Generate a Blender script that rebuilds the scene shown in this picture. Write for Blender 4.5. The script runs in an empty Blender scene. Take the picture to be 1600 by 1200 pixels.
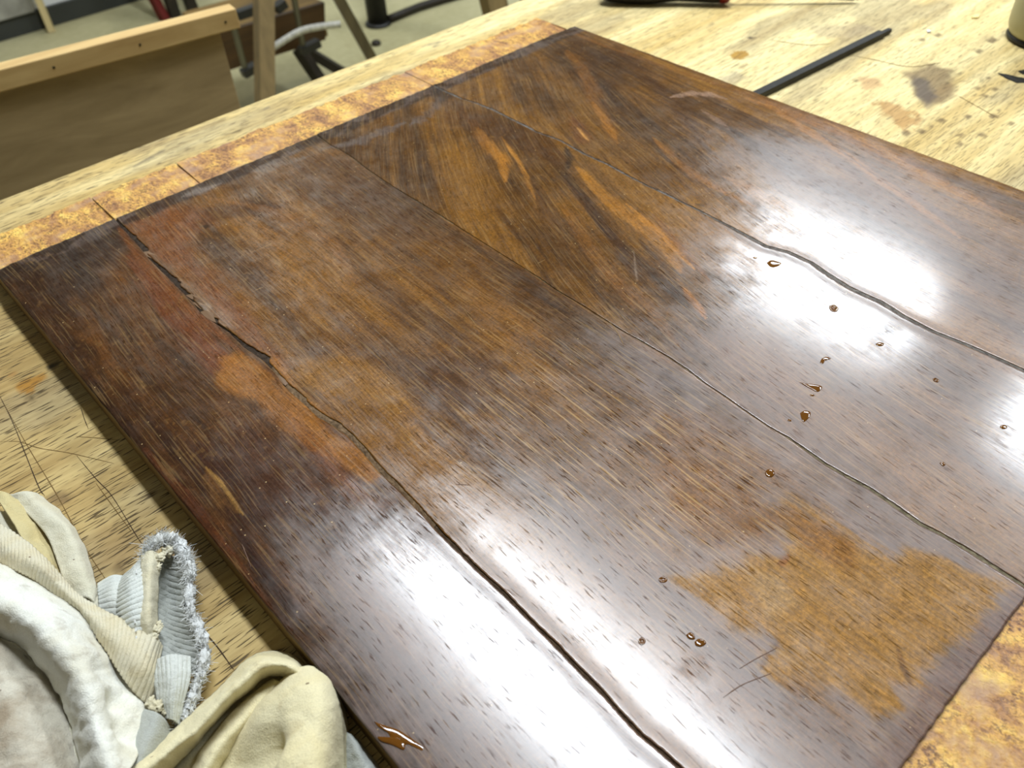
import bpy, bmesh, math, random
import numpy as np
from mathutils import Vector, Matrix

random.seed(7)
SC = bpy.context.scene
COL = SC.collection
PI = math.pi

# ------------------------------------------------------------------ camera
BT = 0.80            # bench top height
PT = 0.822           # top face of the veneered board
FPX = 1314.0
AX = np.array([[0.7338, -0.4929, 0.4676], [-0.6784, -0.4943, 0.5435], [-0.0368, -0.7161, -0.6971]])
CAM = np.array([0.0, 0.0, PT + 0.32])
cam_d = bpy.data.cameras.new('camera')
cam = bpy.data.objects.new('camera', cam_d)
COL.objects.link(cam)
m = Matrix.Identity(4)
for i in range(3):
    m[i][0] = AX[i, 0]; m[i][1] = -AX[i, 1]; m[i][2] = -AX[i, 2]; m[i][3] = CAM[i]
cam.matrix_world = m
cam_d.sensor_width = 36.0
cam_d.sensor_fit = 'HORIZONTAL'
cam_d.lens = FPX / 1600 * 36
cam_d.clip_start = 0.01
cam_d.dof.use_dof = True
cam_d.dof.focus_distance = 0.43
cam_d.dof.aperture_fstop = 13.0
SC.camera = cam

# ------------------------------------------------------------------ world, lamps, exposure
w = bpy.data.worlds.new('room_air')
SC.world = w
w.use_nodes = True
bg = w.node_tree.nodes['Background']
bg.inputs[0].default_value = (1.0, 0.97, 0.90, 1)
bg.inputs[1].default_value = 0.16


def tube(name, x, y0, y1, width, z, power, color):
    ld = bpy.data.lights.new(name, 'AREA')
    ld.shape = 'RECTANGLE'
    ld.size = width
    ld.size_y = y1 - y0
    ld.energy = power
    ld.color = color
    o = bpy.data.objects.new(name, ld)
    COL.objects.link(o)
    o.location = (x, (y0 + y1) / 2, z)
    return o


tube('ceiling_tube', 0.88, 0.15, 1.72, 0.24, 2.96, 70, (0.87, 0.94, 1.0))
tube('ceiling_tube', 3.15, 0.95, 1.85, 0.34, 2.96, 46, (0.87, 0.94, 1.0))
tube('ceiling_tube', 2.95, -0.75, 0.42, 0.34, 2.96, 52, (0.87, 0.94, 1.0))
tube('ceiling_tube', 1.3, 3.0, 3.9, 0.22, 2.96, 20, (1.0, 0.95, 0.85))  # unseen tube that lights the background
SC.view_settings.view_transform = 'Standard'
SC.view_settings.look = 'None'
SC.view_settings.gamma = 1.0
SC.view_settings.use_curve_mapping = False
SC.view_settings.exposure = 0.0


# ------------------------------------------------------------------ helpers
def direction(px, py):
    d = np.array([px - 800.0, py - 600.0, FPX])
    d = d / np.linalg.norm(d)
    return AX @ d


def at_z(px, py, z):
    """the point of the real plane z that the photograph shows at this pixel"""
    d = direction(px, py)
    return CAM + d * ((z - CAM[2]) / d[2])


def at_y(px, py, y):
    d = direction(px, py)
    return CAM + d * ((y - CAM[1]) / d[1])


def lin(c):
    r = []
    for v in c[:3]:
        v = v / 255.0
        r.append(v / 12.92 if v <= 0.04045 else ((v + 0.055) / 1.055) ** 2.4)
    return tuple(r)


def link(name, me, parent=None, mat=None):
    o = bpy.data.objects.new(name, me)
    COL.objects.link(o)
    if mat is not None:
        me.materials.append(mat)
    if parent is not None:
        o.parent = parent
    return o


def empty(name, loc, label, cat, group=None):
    o = bpy.data.objects.new(name, None)
    o.empty_display_size = 0.02
    COL.objects.link(o)
    o.location = loc
    tag(o, label, cat, group)
    return o


def tag(o, label=None, cat=None, group=None, kind=None):
    if label: o['label'] = label
    if cat: o['category'] = cat
    if group: o['group'] = group
    if kind: o['kind'] = kind
    return o


def loc_of(parent):
    return np.array(parent.location) if parent is not None else np.zeros(3)


def mesh_from(name, verts, faces, parent=None, mat=None, smooth=False):
    v = np.asarray(verts, dtype=float) - loc_of(parent)
    me = bpy.data.meshes.new(name)
    me.from_pydata(v.tolist(), [], faces)
    me.update()
    if smooth:
        me.polygons.foreach_set('use_smooth', [True] * len(me.polygons))
    return link(name, me, parent, mat)


def bm_obj(name, bm, parent=None, mat=None, smooth=False):
    off = loc_of(parent)
    bmesh.ops.translate(bm, vec=Vector(-off), verts=bm.verts)
    bmesh.ops.recalc_face_normals(bm, faces=bm.faces)
    me = bpy.data.meshes.new(name)
    bm.to_mesh(me)
    bm.free()
    if smooth:
        me.polygons.foreach_set('use_smooth', [True] * len(me.polygons))
    return link(name, me, parent, mat)


def add_box(bm, lo, hi, bevel=0.0, mat4=None):
    r = bmesh.ops.create_cube(bm, size=1.0)
    vs = r['verts']
    c = [(lo[i] + hi[i]) / 2 for i in range(3)]
    s = [hi[i] - lo[i] for i in range(3)]
    for v in vs:
        v.co = Vector((v.co.x * s[0] + c[0], v.co.y * s[1] + c[1], v.co.z * s[2] + c[2]))
        if mat4 is not None:
            v.co = mat4 @ v.co
    if bevel > 0:
        es = list({e for v in vs for e in v.link_edges})
        bmesh.ops.bevel(bm, geom=es, offset=bevel, segments=2, profile=0.6, affect='EDGES')
    return bm


def frame(a, b, roll=0.0):
    a = Vector(a); b = Vector(b)
    z = (b - a).normalized()
    up = Vector((0, 0, 1)) if abs(z.z) < 0.95 else Vector((0, 1, 0))
    x = up.cross(z).normalized()
    y = z.cross(x)
    M = Matrix(((x.x, y.x, z.x, a.x), (x.y, y.y, z.y, a.y), (x.z, y.z, z.z, a.z), (0, 0, 0, 1)))
    return M @ Matrix.Rotation(roll, 4, 'Z'), (b - a).length


def add_bar(bm, a, b, wx, wy, bevel=0.0, roll=0.0):
    M, L = frame(a, b, roll)
    return add_box(bm, (-wx / 2, -wy / 2, 0), (wx / 2, wy / 2, L), bevel, M)


def add_lathe(bm, a, b, prof, seg=24):
    """prof: (t along a-b in 0..1, radius)"""
    M, L = frame(a, b)
    rings = []
    for t, r in prof:
        rings.append([bm.verts.new(M @ Vector((r * math.cos(2 * PI * k / seg), r * math.sin(2 * PI * k / seg), t * L))) for k in range(seg)])
    for r0, r1 in zip(rings[:-1], rings[1:]):
        for k in range(seg):
            bm.faces.new((r0[k], r0[(k + 1) % seg], r1[(k + 1) % seg], r1[k]))
    bm.faces.new(rings[0][::-1])
    bm.faces.new(rings[-1])
    return bm


def add_tube(bm, pts, rad, seg=8):
    """swept tube through the points; rad a number or one per point"""
    P = [Vector(p) for p in pts]
    n = len(P)
    R = [rad] * n if not hasattr(rad, '__len__') else rad
    T = []
    for i in range(n):
        T.append((P[min(i + 1, n - 1)] - P[max(i - 1, 0)]).normalized())
    up = Vector((0, 0, 1)) if abs(T[0].z) < 0.9 else Vector((1, 0, 0))
    x = up.cross(T[0]).normalized()
    rings = []
    for i in range(n):
        x = (x - T[i] * x.dot(T[i])).normalized()
        y = T[i].cross(x)
        rings.append([bm.verts.new(P[i] + (x * math.cos(2 * PI * k / seg) + y * math.sin(2 * PI * k / seg)) * R[i]) for k in range(seg)])
    for r0, r1 in zip(rings[:-1], rings[1:]):
        for k in range(seg):
            bm.faces.new((r0[k], r0[(k + 1) % seg], r1[(k + 1) % seg], r1[k]))
    bm.faces.new(rings[0][::-1])
    bm.faces.new(rings[-1])
    return bm


def spline(pts, n):
    """Catmull-Rom through rows of any dimension"""
    P = np.asarray(pts, float)
    k = len(P)
    t = np.linspace(0, k - 1, n)
    i = np.clip(np.floor(t).astype(int), 0, k - 2)
    u = (t - i).reshape((-1,) + (1,) * (P.ndim - 1))
    p1 = P[i]; p2 = P[i + 1]
    p0 = np.where((i > 0).reshape(u.shape), P[np.maximum(i - 1, 0)], 2 * p1 - p2)
    p3 = np.where((i < k - 2).reshape(u.shape), P[np.minimum(i + 2, k - 1)], 2 * p2 - p1)
    return 0.5 * ((2 * p1) + (-p0 + p2) * u + (2 * p0 - 5 * p1 + 4 * p2 - p3) * u ** 2 + (-p0 + 3 * p1 - 3 * p2 + p3) * u ** 3)


# numpy noise -----------------------------------------------------------
def _hash(ix, iy, seed):
    h = (ix.astype(np.int64) * 374761393 + iy.astype(np.int64) * 668265263 + seed * 982451653) & 0xFFFFFFFF
    h = ((h ^ (h >> 13)) * 1274126177) & 0xFFFFFFFF
    h = h ^ (h >> 16)
    return (h & 0xFFFFFF) / float(0xFFFFFF)


def vnoise(x, y, seed=0):
    x = np.asarray(x, float); y = np.asarray(y, float)
    ix = np.floor(x); iy = np.floor(y)
    fx = x - ix; fy = y - iy
    fx = fx * fx * (3 - 2 * fx); fy = fy * fy * (3 - 2 * fy)
    a = _hash(ix, iy, seed); b = _hash(ix + 1, iy, seed)
    c = _hash(ix, iy + 1, seed); d = _hash(ix + 1, iy + 1, seed)
    return (a * (1 - fx) + b * fx) * (1 - fy) + (c * (1 - fx) + d * fx) * fy


def fbm(x, y, seed=0, octv=4, gain=0.55):
    s = 0; a = 1.0; tot = 0
    for k in range(octv):
        s = s + a * vnoise(x * 2 ** k + 17.3 * k, y * 2 ** k - 9.1 * k, seed + k)
        tot += a; a *= gain
    return s / tot


def sstep(a, b, x):
    t = np.clip((x - a) / (b - a), 0, 1)
    return t * t * (3 - 2 * t)


class Paint:
    """colours (linear) on the points of a board; every stain keeps a place of its own on the wood"""
    def __init__(self, X, Y, z):
        self.X = X; self.Y = Y; self.z = z
        self.C = np.zeros((len(X), 3)); self.G = np.zeros(len(X)); self.D = np.zeros(len(X))

    def pts(self, px):
        return np.array([at_z(p[0], p[1], self.z)[:2] for p in px])

    def line_d(self, px):
        P = self.pts(px)
        best = np.full(len(self.X), 1e9); tt = np.zeros(len(self.X))
        n = len(P) - 1
        for i in range(n):
            a = P[i]; b = P[i + 1]; ab = b - a; L2 = max(ab @ ab, 1e-12)
            t = np.clip(((self.X - a[0]) * ab[0] + (self.Y - a[1]) * ab[1]) / L2, 0, 1)
            d = np.hypot(self.X - a[0] - t * ab[0], self.Y - a[1] - t * ab[1])
            k = d < best
            best[k] = d[k]; tt[k] = (i + t[k]) / n
        return best, tt

    def poly_d(self, px):
        P = self.pts(px); n = len(P)
        ins = np.zeros(len(self.X), bool)
        for i in range(n):
            a = P[i]; b = P[(i + 1) % n]
            c = ((a[1] > self.Y) != (b[1] > self.Y))
            with np.errstate(divide='ignore', invalid='ignore'):
                xi = (b[0] - a[0]) * (self.Y - a[1]) / (b[1] - a[1] + 1e-15) + a[0]
            ins ^= c & (self.X < xi)
        d, _ = self.line_d(list(px) + [px[0]])
        return np.where(ins, -d, d)

    def mix(self, mask, col, gloss=None):
        mk = mask[:, None]
        self.C = self.C * (1 - mk) + np.array(lin(col)) * mk
        if gloss is not None:
            self.G = self.G * (1 - mask) + gloss * mask

    def stroke(self, px, wmm, col, alpha=0.8, jag=0.5, seed=1, gloss=None, taper=True, grain=None):
        d, t = self.line_d(px)
        gx, gy = grain if grain is not None else (self.X, self.Y)
        w = wmm * 0.001 * (1 + jag * 2 * (fbm(gx * 300, gy * 40, seed, 3) - 0.5) * 1.6)
        if taper:
            w = w * np.clip(np.sin(np.clip(t, 0.02, 0.98) * PI) ** 0.5, 0.15, 1)
        mk = 1 - sstep(0.35, 1.25, d / np.maximum(w, 1e-5))
        mk = mk * alpha * (0.6 + 0.8 * fbm(gx * 500, gy * 60, seed + 9, 3)).clip(0, 1)
        self.mix(mk.clip(0, 1), col, gloss)

    def blob(self, px, col, alpha=0.8, soft=6.0, jag=6.0, seed=1, gloss=None, f=90.0, aniso=0.35):
        d = self.poly_d(px)
        d = d + jag * 0.001 * 2 * (fbm(self.X * f, self.Y * f * aniso, seed, 4) - 0.5)
        mk = (1 - sstep(-soft * 0.001, soft * 0.001, d)) * alpha
        self.mix(mk, col, gloss)


def set_color(me, name, C):
    a = me.attributes.new(name, 'FLOAT_COLOR', 'POINT')
    a.data.foreach_set('color', np.concatenate([C, np.ones((len(C), 1))], 1).astype(np.float32).ravel())


def set_vec(me, name, V):
    a = me.attributes.new(name, 'FLOAT_VECTOR', 'POINT')
    a.data.foreach_set('vector', V.astype(np.float32).ravel())


# node helpers ----------------------------------------------------------
def new_mat(name):
    mt = bpy.data.materials.new(name)
    mt.use_nodes = True
    nt = mt.node_tree
    return mt, nt, nt.nodes['Principled BSDF']


class N:
    def __init__(self, nt): self.nt = nt

    def n(self, t, **kw):
        x = self.nt.nodes.new(t)
        for k, v in kw.items(): setattr(x, k, v)
        return x

    def l(self, a, b): self.nt.links.new(a, b)

    def val(self, s, v):
        if hasattr(v, 'is_output') or hasattr(v, 'links'): self.l(v, s)
        else: s.default_value = v

    def attr(self, name):
        return self.n('ShaderNodeAttribute', attribute_name=name)

    def obj(self):
        return self.n('ShaderNodeTexCoord').outputs['Object']

    def mapping(self, vec, scale, rot=(0, 0, 0), loc=(0, 0, 0)):
        x = self.n('ShaderNodeMapping')
        self.l(vec, x.inputs['Vector'])
        x.inputs['Scale'].default_value = scale
        x.inputs['Rotation'].default_value = rot
        x.inputs['Location'].default_value = loc
        return x.outputs[0]

    def noise(self, vec, scale=1.0, detail=4, rough=0.55, dist=0.0):
        x = self.n('ShaderNodeTexNoise')
        self.l(vec, x.inputs['Vector'])
        x.inputs['Scale'].default_value = scale
        x.inputs['Detail'].default_value = detail
        x.inputs['Roughness'].default_value = rough
        x.inputs['Distortion'].default_value = dist
        return x.outputs['Fac']

    def ramp(self, fac, stops):
        x = self.n('ShaderNodeValToRGB')
        self.val(x.inputs[0], fac)
        e = x.color_ramp.elements
        while len(e) < len(stops): e.new(0.5)
        for i, (p, c) in enumerate(stops):
            e[i].position = p
            e[i].color = (c[0], c[1], c[2], 1) if hasattr(c, '__len__') else (c, c, c, 1)
        return x.outputs[0]

    def mix(self, fac, a, b, mode='MIX'):
        x = self.n('ShaderNodeMix', data_type='RGBA', blend_type=mode)
        self.val(x.inputs[0], fac)
        for s, v in ((x.inputs[6], a), (x.inputs[7], b)):
            if hasattr(v, 'links'): self.l(v, s)
            else: s.default_value = (v[0], v[1], v[2], 1)
        return x.outputs[2]

    def math(self, op, a, b=0.0, c=0.0, clamp=False):
        x = self.n('ShaderNodeMath', operation=op, use_clamp=clamp)
        self.val(x.inputs[0], a); self.val(x.inputs[1], b); self.val(x.inputs[2], c)
        return x.outputs[0]

    def bump(self, h, strength, dist, normal=None):
        x = self.n('ShaderNodeBump')
        x.inputs['Strength'].default_value = strength
        x.inputs['Distance'].default_value = dist
        self.l(h, x.inputs['Height'])
        if normal is not None: self.l(normal, x.inputs['Normal'])
        return x.outputs[0]


def plain(name, col, rough=0.6, spec=0.3, metal=0.0, nscale=0, namp=0.25, bump=0.0, stretch=(1, 1, 1)):
    mt, nt, b = new_mat(name)
    k = N(nt)
    c = lin(col)
    b.inputs['Roughness'].default_value = rough
    b.inputs['Metallic'].default_value = metal
    b.inputs['Specular IOR Level'].default_value = spec
    if nscale:
        f = k.noise(k.mapping(k.obj(), stretch), nscale, 5)
        lo = [v * (1 - namp) for v in c]; hi = [min(1, v * (1 + namp)) for v in c]
        k.l(k.ramp(f, [(0.3, lo), (0.7, hi)]), b.inputs['Base Color'])
        if bump: k.l(k.bump(f, 0.5, bump), b.inputs['Normal'])
    else:
        b.inputs['Base Color'].default_value = (*c, 1)
    return mt


def wood(name, dark, light, along='X', scale=1.0, rough=0.55, spec=0.25):
    mt, nt, b = new_mat(name)
    k = N(nt)
    s = {'X': (6, 90, 90), 'Y': (90, 6, 90), 'Z': (90, 90, 6)}[along]
    f = k.noise(k.mapping(k.obj(), tuple(v * scale for v in s)), 1.0, 6, 0.6, 0.6)
    g = k.noise(k.mapping(k.obj(), tuple(v * scale * 0.12 for v in s)), 1.0, 3)
    h = k.math('ADD', k.math('MULTIPLY', f, 0.6), k.math('MULTIPLY', g, 0.4))
    k.l(k.ramp(h, [(0.32, lin(dark)), (0.66, lin(light))]), b.inputs['Base Color'])
    b.inputs['Roughness'].default_value = rough
    b.inputs['Specular IOR Level'].default_value = spec
    k.l(k.bump(f, 0.35, 0.0006), b.inputs['Normal'])
    return mt


# ------------------------------------------------------------------ structure: floor, wall, ceiling
def slab(name, lo, hi, mat, kind='structure'):
    bm = bmesh.new()
    add_box(bm, lo, hi, 0.003)
    o = bm_obj(name, bm, None, mat)
    o['kind'] = kind
    return o


M_floor, nt, b = new_mat('concrete_floor')
k = N(nt)
f1 = k.noise(k.obj(), 1.6, 5)
f2 = k.noise(k.obj(), 40, 4)
hh = k.math('ADD', k.math('MULTIPLY', f1, 0.75), k.math('MULTIPLY', f2, 0.25))
k.l(k.ramp(hh, [(0.3, lin((150, 143, 104))), (0.68, lin((190, 184, 146)))]), b.inputs['Base Color'])
b.inputs['Roughness'].default_value = 0.6
b.inputs['Specular IOR Level'].default_value = 0.25
slab('floor', (-4, -3, -0.1), (7, 3.6, 0.0), M_floor)
M_wall = plain('white_paint', (226, 228, 226), 0.6, 0.25, nscale=3, namp=0.04)
slab('wall_back', (-4, 3.46, 0.0), (7, 3.6, 3.06), M_wall)
slab('ceiling', (-4, -3, 3.0), (7, 3.6, 3.06), plain('ceiling_paint', (200, 200, 196), 0.8, 0.1, nscale=2, namp=0.05))
slab('baseboard_back', (-4, 3.445, 0.0), (7, 3.465, 0.066), plain('grey_skirting_paint', (58, 60, 56), 0.55, 0.3, nscale=8, namp=0.12))

# ------------------------------------------------------------------ workbench
bench = empty('workbench', (0.4, 0.2, 0.0), 'long pale oak workbench with open dark pores, scribed lines and stains', 'workbench')

BX0, BX1, BY0, BY1 = -0.62, 1.52, -0.42, 0.702


def bench_top():
    xs = np.concatenate([np.linspace(BX0, -0.20, 30), np.linspace(-0.1985, 0.98, 470), np.linspace(0.99, BX1, 40)])
    ys = np.concatenate([np.linspace(BY0, 0.0, 30), np.linspace(0.002, BY1, 300)])
    nx, ny = len(xs), len(ys)
    X, Y = np.meshgrid(xs, ys)
    X = X.ravel(); Y = Y.ravel()
    Z = BT + 0.0003 * (fbm(X * 8, Y * 60, 3, 3) - 0.5)
    e = np.abs(Y - BY1) < 1e-6
    p = Paint(X, Y, BT)
    n1 = fbm(X * 5, Y * 70, 11, 4)
    n2 = fbm(X * 3.5, Y * 5, 21, 4)
    nn = (0.55 * n1 + 0.45 * n2)
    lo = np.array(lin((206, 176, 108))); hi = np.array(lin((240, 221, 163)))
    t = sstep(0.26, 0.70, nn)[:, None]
    brown = sstep(0.22, -0.05, X)[:, None]      # browner oak, also darkened in colour to stand for weaker light here
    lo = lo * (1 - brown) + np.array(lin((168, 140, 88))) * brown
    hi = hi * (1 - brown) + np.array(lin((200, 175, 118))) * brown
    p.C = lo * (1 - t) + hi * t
    # grey dirt that has been worked into the wood
    g = sstep(0.50, 0.72, fbm(X * 9 + 5, Y * 22, 31, 4)) * 0.5
    p.mix(g, (150, 135, 105))
    # stains, dots, spills and one painted shade, each at its place
    p.blob([(1418, 112), (1450, 100), (1480, 108), (1503, 142), (1478, 160), (1452, 168), (1432, 150)], (112, 84, 52), 0.75, 5, 9, 41, f=60, aniso=1.0)
    p.blob([(1420, 115), (1445, 122), (1462, 150), (1448, 168), (1430, 148)], (84, 74, 70), 0.75, 4, 6, 42, f=80, aniso=1.0)
    p.blob([(1358, 158), (1392, 158), (1425, 175), (1437, 186), (1418, 206), (1400, 196), (1375, 172)], (176, 124, 58), 0.7, 3, 10, 43, f=120, aniso=1.0)
    p.blob([(1140, 86), (1148, 80), (1165, 79), (1172, 86), (1160, 93), (1146, 92)], (176, 132, 40), 0.95, 0.8, 1.0, 44)
    p.blob([(1166, 59), (1172, 57), (1180, 59), (1174, 62)], (80, 64, 40), 0.9, 1.0, 1, 45)
    p.blob([(1154, 107), (1168, 98), (1170, 100), (1156, 109)], (140, 110, 70), 0.8, 1.0, 0.5, 46)
    p.blob([(1120, 122), (1150, 112), (1165, 122), (1150, 134), (1130, 130)], (150, 140, 125), 0.5, 4, 5, 47)
    p.blob([(1270, 40), (1330, 38), (1370, 42), (1330, 58), (1275, 58)], (150, 132, 108), 0.45, 6, 8, 48)
    p.blob([(1340, 120), (1372, 122), (1380, 135), (1352, 138)], (190, 140, 92), 0.6, 3, 5, 49)
    for i, (x, y, r) in enumerate([(1528, 138, 4), (1555, 140, 4), (1540, 150, 3), (1552, 182, 6), (1502, 211, 5), (1455, 197, 4), (1534, 211, 5), (1440, 206, 5), (1560, 172, 3), (1470, 188, 5), (1580, 193, 4),
                                   (1545, 122, 3), (1561, 12, 3), (1512, 182, 4), (1416, 208, 5), (1500, 225, 5), (1338, 126, 3), (1440, 62, 4), (1466, 55, 5), (1452, 50, 2), (1530, 80, 5), (1550, 63, 7)]):
        p.blob([(x - r * 1.6, y), (x, y - r * 0.8), (x + r * 1.6, y), (x, y + r * 0.8)], (96, 72, 40), 0.75, 1.2, 1.5, 60 + i)
    p.blob([(22, 604), (45, 590), (68, 583), (72, 592), (55, 604), (56, 612), (40, 614), (26, 610)], (176, 122, 34), 0.85, 1.0, 2.2, 90, f=200, aniso=1.5)
    p.blob([(40, 622), (50, 617), (56, 622), (48, 628)], (92, 74, 44), 0.85, 1.0, 0.8, 91)
    p.blob([(70, 575), (80, 567), (95, 564), (90, 573), (76, 580)], (36, 28, 16), 0.9, 1.0, 1.0, 92)
    p.blob([(10, 588), (20, 580), (30, 580), (22, 590)], (176, 128, 66), 0.6, 1.0, 0.8, 93)
    p.blob([(70, 778), (85, 770), (104, 772), (110, 780), (95, 788), (76, 788)], (120, 96, 66), 0.7, 2.0, 2.2, 94, f=200)
    p.blob([(175, 885), (188, 872), (200, 885), (196, 896), (180, 894)], (70, 54, 34), 0.75, 1.5, 2, 95, f=200)
    p.blob([(255, 842), (285, 838), (300, 856), (285, 872), (262, 866)], (178, 132, 76), 0.6, 3, 3, 96)
    p.blob([(150, 800), (220, 850), (200, 905), (160, 880)], (150, 122, 76), 0.5, 6, 6, 97)
    p.blob([(380, 1110), (440, 1080), (560, 1160), (560, 1240), (380, 1240)], (70, 50, 30), 0.8, 6, 5, 98)  # shade under and beside the cream rag, painted dark
    for i, q in enumerate([[(105, 200), (112, 194)], [(414, 172), (420, 166)], [(205, 263), (262, 232)], [(660, 73), (700, 62)], [(676, 74), (690, 68)]]):
        p.stroke(q, 3.0, (120, 112, 96), 0.6, 0.5, 110 + i)
    vid = np.arange(nx * ny).reshape(ny, nx)
    faces = np.stack([vid[:-1, :-1], vid[:-1, 1:], vid[1:, 1:], vid[1:, :-1]], -1).reshape(-1, 4)
    V = np.stack([X, Y, Z], 1)
    # closed slab: side skirts and underside
    loop = list(vid[0, :]) + list(vid[1:, -1]) + list(vid[-1, -2::-1]) + list(vid[-2:0:-1, 0])
    nb = len(V)
    low = V[loop].copy(); low[:, 2] = BT - 0.065
    V = np.concatenate([V, low])
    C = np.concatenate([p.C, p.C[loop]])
    F = faces.tolist()
    L = len(loop)
    for i in range(L):
        F.append([loop[i], nb + i, nb + (i + 1) % L, loop[(i + 1) % L]])
    F.append([nb + i for i in range(L)][::-1])
    mt, nt, b = new_mat('oak_bench')
    k = N(nt)
    o = k.obj()
    col = k.attr('paint').outputs['Color']
    # open pores: short dark dashes along the length of the bench
    pn = k.noise(k.mapping(o, (84, 1000, 1)), 1.0, 1.0, 0.4, 0.2)
    po = k.noise(k.mapping(o, (9, 14, 1)), 1.0, 2)
    pm = k.math('ADD', pn, k.math('MULTIPLY', po, 0.16))
    pore = k.ramp(pm, [(0.665, 0.0), (0.735, 1.0)])
    sx = k.n('ShaderNodeSeparateXYZ'); k.l(o, sx.inputs[0])
    mr = k.n('ShaderNodeMapRange'); k.l(sx.outputs[0], mr.inputs[0])
    for q, v in enumerate((-0.30, 0.15, 0.88, 0.50)): mr.inputs[q + 1].default_value = v
    c2 = k.mix(k.math('MULTIPLY', pore, mr.outputs[0]), col, lin((70, 54, 28)))
    fine = k.noise(k.mapping(o, (26, 300, 1)), 1.0, 3)
    c2 = k.mix(1.0, c2, k.ramp(fine, [(0.3, (0.76, 0.73, 0.68)), (0.62, (1.0, 1.0, 1.0))]), 'MULTIPLY')
    k.l(c2, b.inputs['Base Color'])
    b.inputs['Roughness'].default_value = 0.55
    b.inputs['Specular IOR Level'].default_value = 0.25
    h = k.math('SUBTRACT', k.math('MULTIPLY', fine, 0.4), pore)
    k.l(k.bump(h, 0.5, 0.0004), b.inputs['Normal'])
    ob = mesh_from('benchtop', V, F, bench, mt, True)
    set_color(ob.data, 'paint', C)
    return mt


M_oak = bench_top()


def ribbons(name, lines, wmm, z, mat, parent, kind=None, zf=None):
    """thin marks lying on a face: each a narrow strip with a raised middle"""
    V = []; F = []
    for ln in lines:
        P = [at_z(q[0], q[1], z) for q in ln]
        P = spline(P, max(4, 6 * len(P)))
        d = np.gradient(P[:, :2], axis=0)
        nrm = np.stack([-d[:, 1], d[:, 0]], 1)
        nrm /= np.maximum(np.linalg.norm(nrm, axis=1, keepdims=True), 1e-9)
        n = len(P)
        ww = wmm * 0.0005 * (0.6 + 0.6 * vnoise(np.arange(n) * 0.7 + ln[0][0], np.zeros(n), 5)) * np.clip(np.sin(np.linspace(0.08, PI - 0.08, n)) ** 0.4, 0.2, 1)
        b0 = len(V)
        for i in range(n):
            a = P[i]
            if zf is not None: z = zf(a[0], a[1])
            V.append((a[0] - nrm[i, 0] * ww[i], a[1] - nrm[i, 1] * ww[i], z))
            V.append((a[0], a[1], z + 0.00006))
            V.append((a[0] + nrm[i, 0] * ww[i], a[1] + nrm[i, 1] * ww[i], z))
        for i in range(n - 1):
            q = b0 + 3 * i
            F.append((q, q + 1, q + 4, q + 3)); F.append((q + 1, q + 2, q + 5, q + 4))
    o = mesh_from(name, V, F, parent, mat)
    if kind: o['kind'] = kind
    return o


M_scribe = plain('scribed_pencil_line', (118, 94, 56), 0.7, 0.1)
M_scribe_dark = plain('scribed_dark_line', (72, 58, 44), 0.7, 0.1)
ZB = BT + 0.00022
for ln, wd, mt in [([(-4, 612), (20, 660), (58, 755), (70, 775)], 0.5, M_scribe_dark), ([(0, 620), (45, 700), (90, 775), (130, 850), (165, 905)], 0.42, M_scribe),
                   ([(120, 712), (150, 748), (175, 775), (212, 835), (222, 850)], 0.42, M_scribe_dark), ([(150, 755), (172, 785), (205, 830)], 0.35, M_scribe),
                   ([(0, 690), (30, 690), (62, 700), (110, 708), (178, 724)], 0.32, M_scribe), ([(118, 682), (150, 684), (190, 688)], 0.32, M_scribe),
                   ([(126, 636), (132, 655), (138, 670)], 0.5, M_scribe_dark), ([(305, 975), (335, 1005), (365, 1046)], 0.6, M_scribe_dark),
                   ([(1330, 86), (1370, 94), (1420, 104), (1470, 98)], 0.9, M_scribe), ([(1498, 150), (1530, 168), (1560, 185)], 0.8, M_scribe),
                   ([(1200, 62), (1260, 70), (1300, 68)], 0.8, M_scribe)]:
    ribbons('scribed_line', [ln], wd, ZB, mt, bench)
M_benchleg = wood('bench_leg_wood', (120, 92, 52), (176, 142, 88), 'Z')
for (x, y) in ((-0.5, -0.32), (1.4, -0.32), (-0.5, 0.6), (1.4, 0.6)):
    bm = bmesh.new()
    add_box(bm, (x - 0.045, y - 0.045, 0.0), (x + 0.045, y + 0.045, BT - 0.0655), 0.004)
    bm_obj('leg', bm, bench, M_benchleg)
for y in (-0.32, 0.6):
    bm = bmesh.new()
    add_box(bm, (-0.45, y - 0.02, BT - 0.18), (1.35, y + 0.02, BT - 0.066), 0.003)
    bm_obj('apron', bm, bench, M_benchleg)

# ------------------------------------------------------------------ veneered board
board = empty('veneered_board', (0.32, 0.29, BT), 'large dark walnut veneered board with long cracks and glossy varnish lying on the bench', 'board')
XL, XR, YF, YB = 0.0455, 0.5935, 0.0013, 0.5700
TV = 0.0013  # veneer thickness

CRA = [(180, 342), (190, 355), (215, 382), (237, 408), (262, 433), (290, 461), (302, 472), (315, 491), (340, 508), (360, 521), (382, 543), (415, 566), (432, 585), (447, 606), (472, 629), (500, 654), (525, 668), (545, 683), (566, 706), (590, 735), (621, 763), (653, 796), (685, 831), (719, 865), (749, 894), (786, 928), (820, 962), (850, 991), (884, 1026), (917, 1060), (947, 1090), (974, 1121), (1000, 1149), (1030, 1173), (1062, 1201), (1120, 1255)]
CRB = [(498, 213), (515, 226), (535, 236), (550, 246), (575, 265), (612, 290), (643, 309), (680, 332), (704, 347), (750, 376), (775, 392), (812, 415), (840, 433), (870, 454), (912, 478), (940, 496), (975, 518), (1000, 532), (1045, 558), (1075, 578), (1100, 597), (1135, 620), (1160, 638), (1200, 665), (1230, 682), (1260, 703), (1289, 724), (1320, 742), (1359, 763), (1403, 793), (1438, 818), (1469, 833), (1512, 858), (1556, 886), (1591, 907), (1615, 924)]
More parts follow.
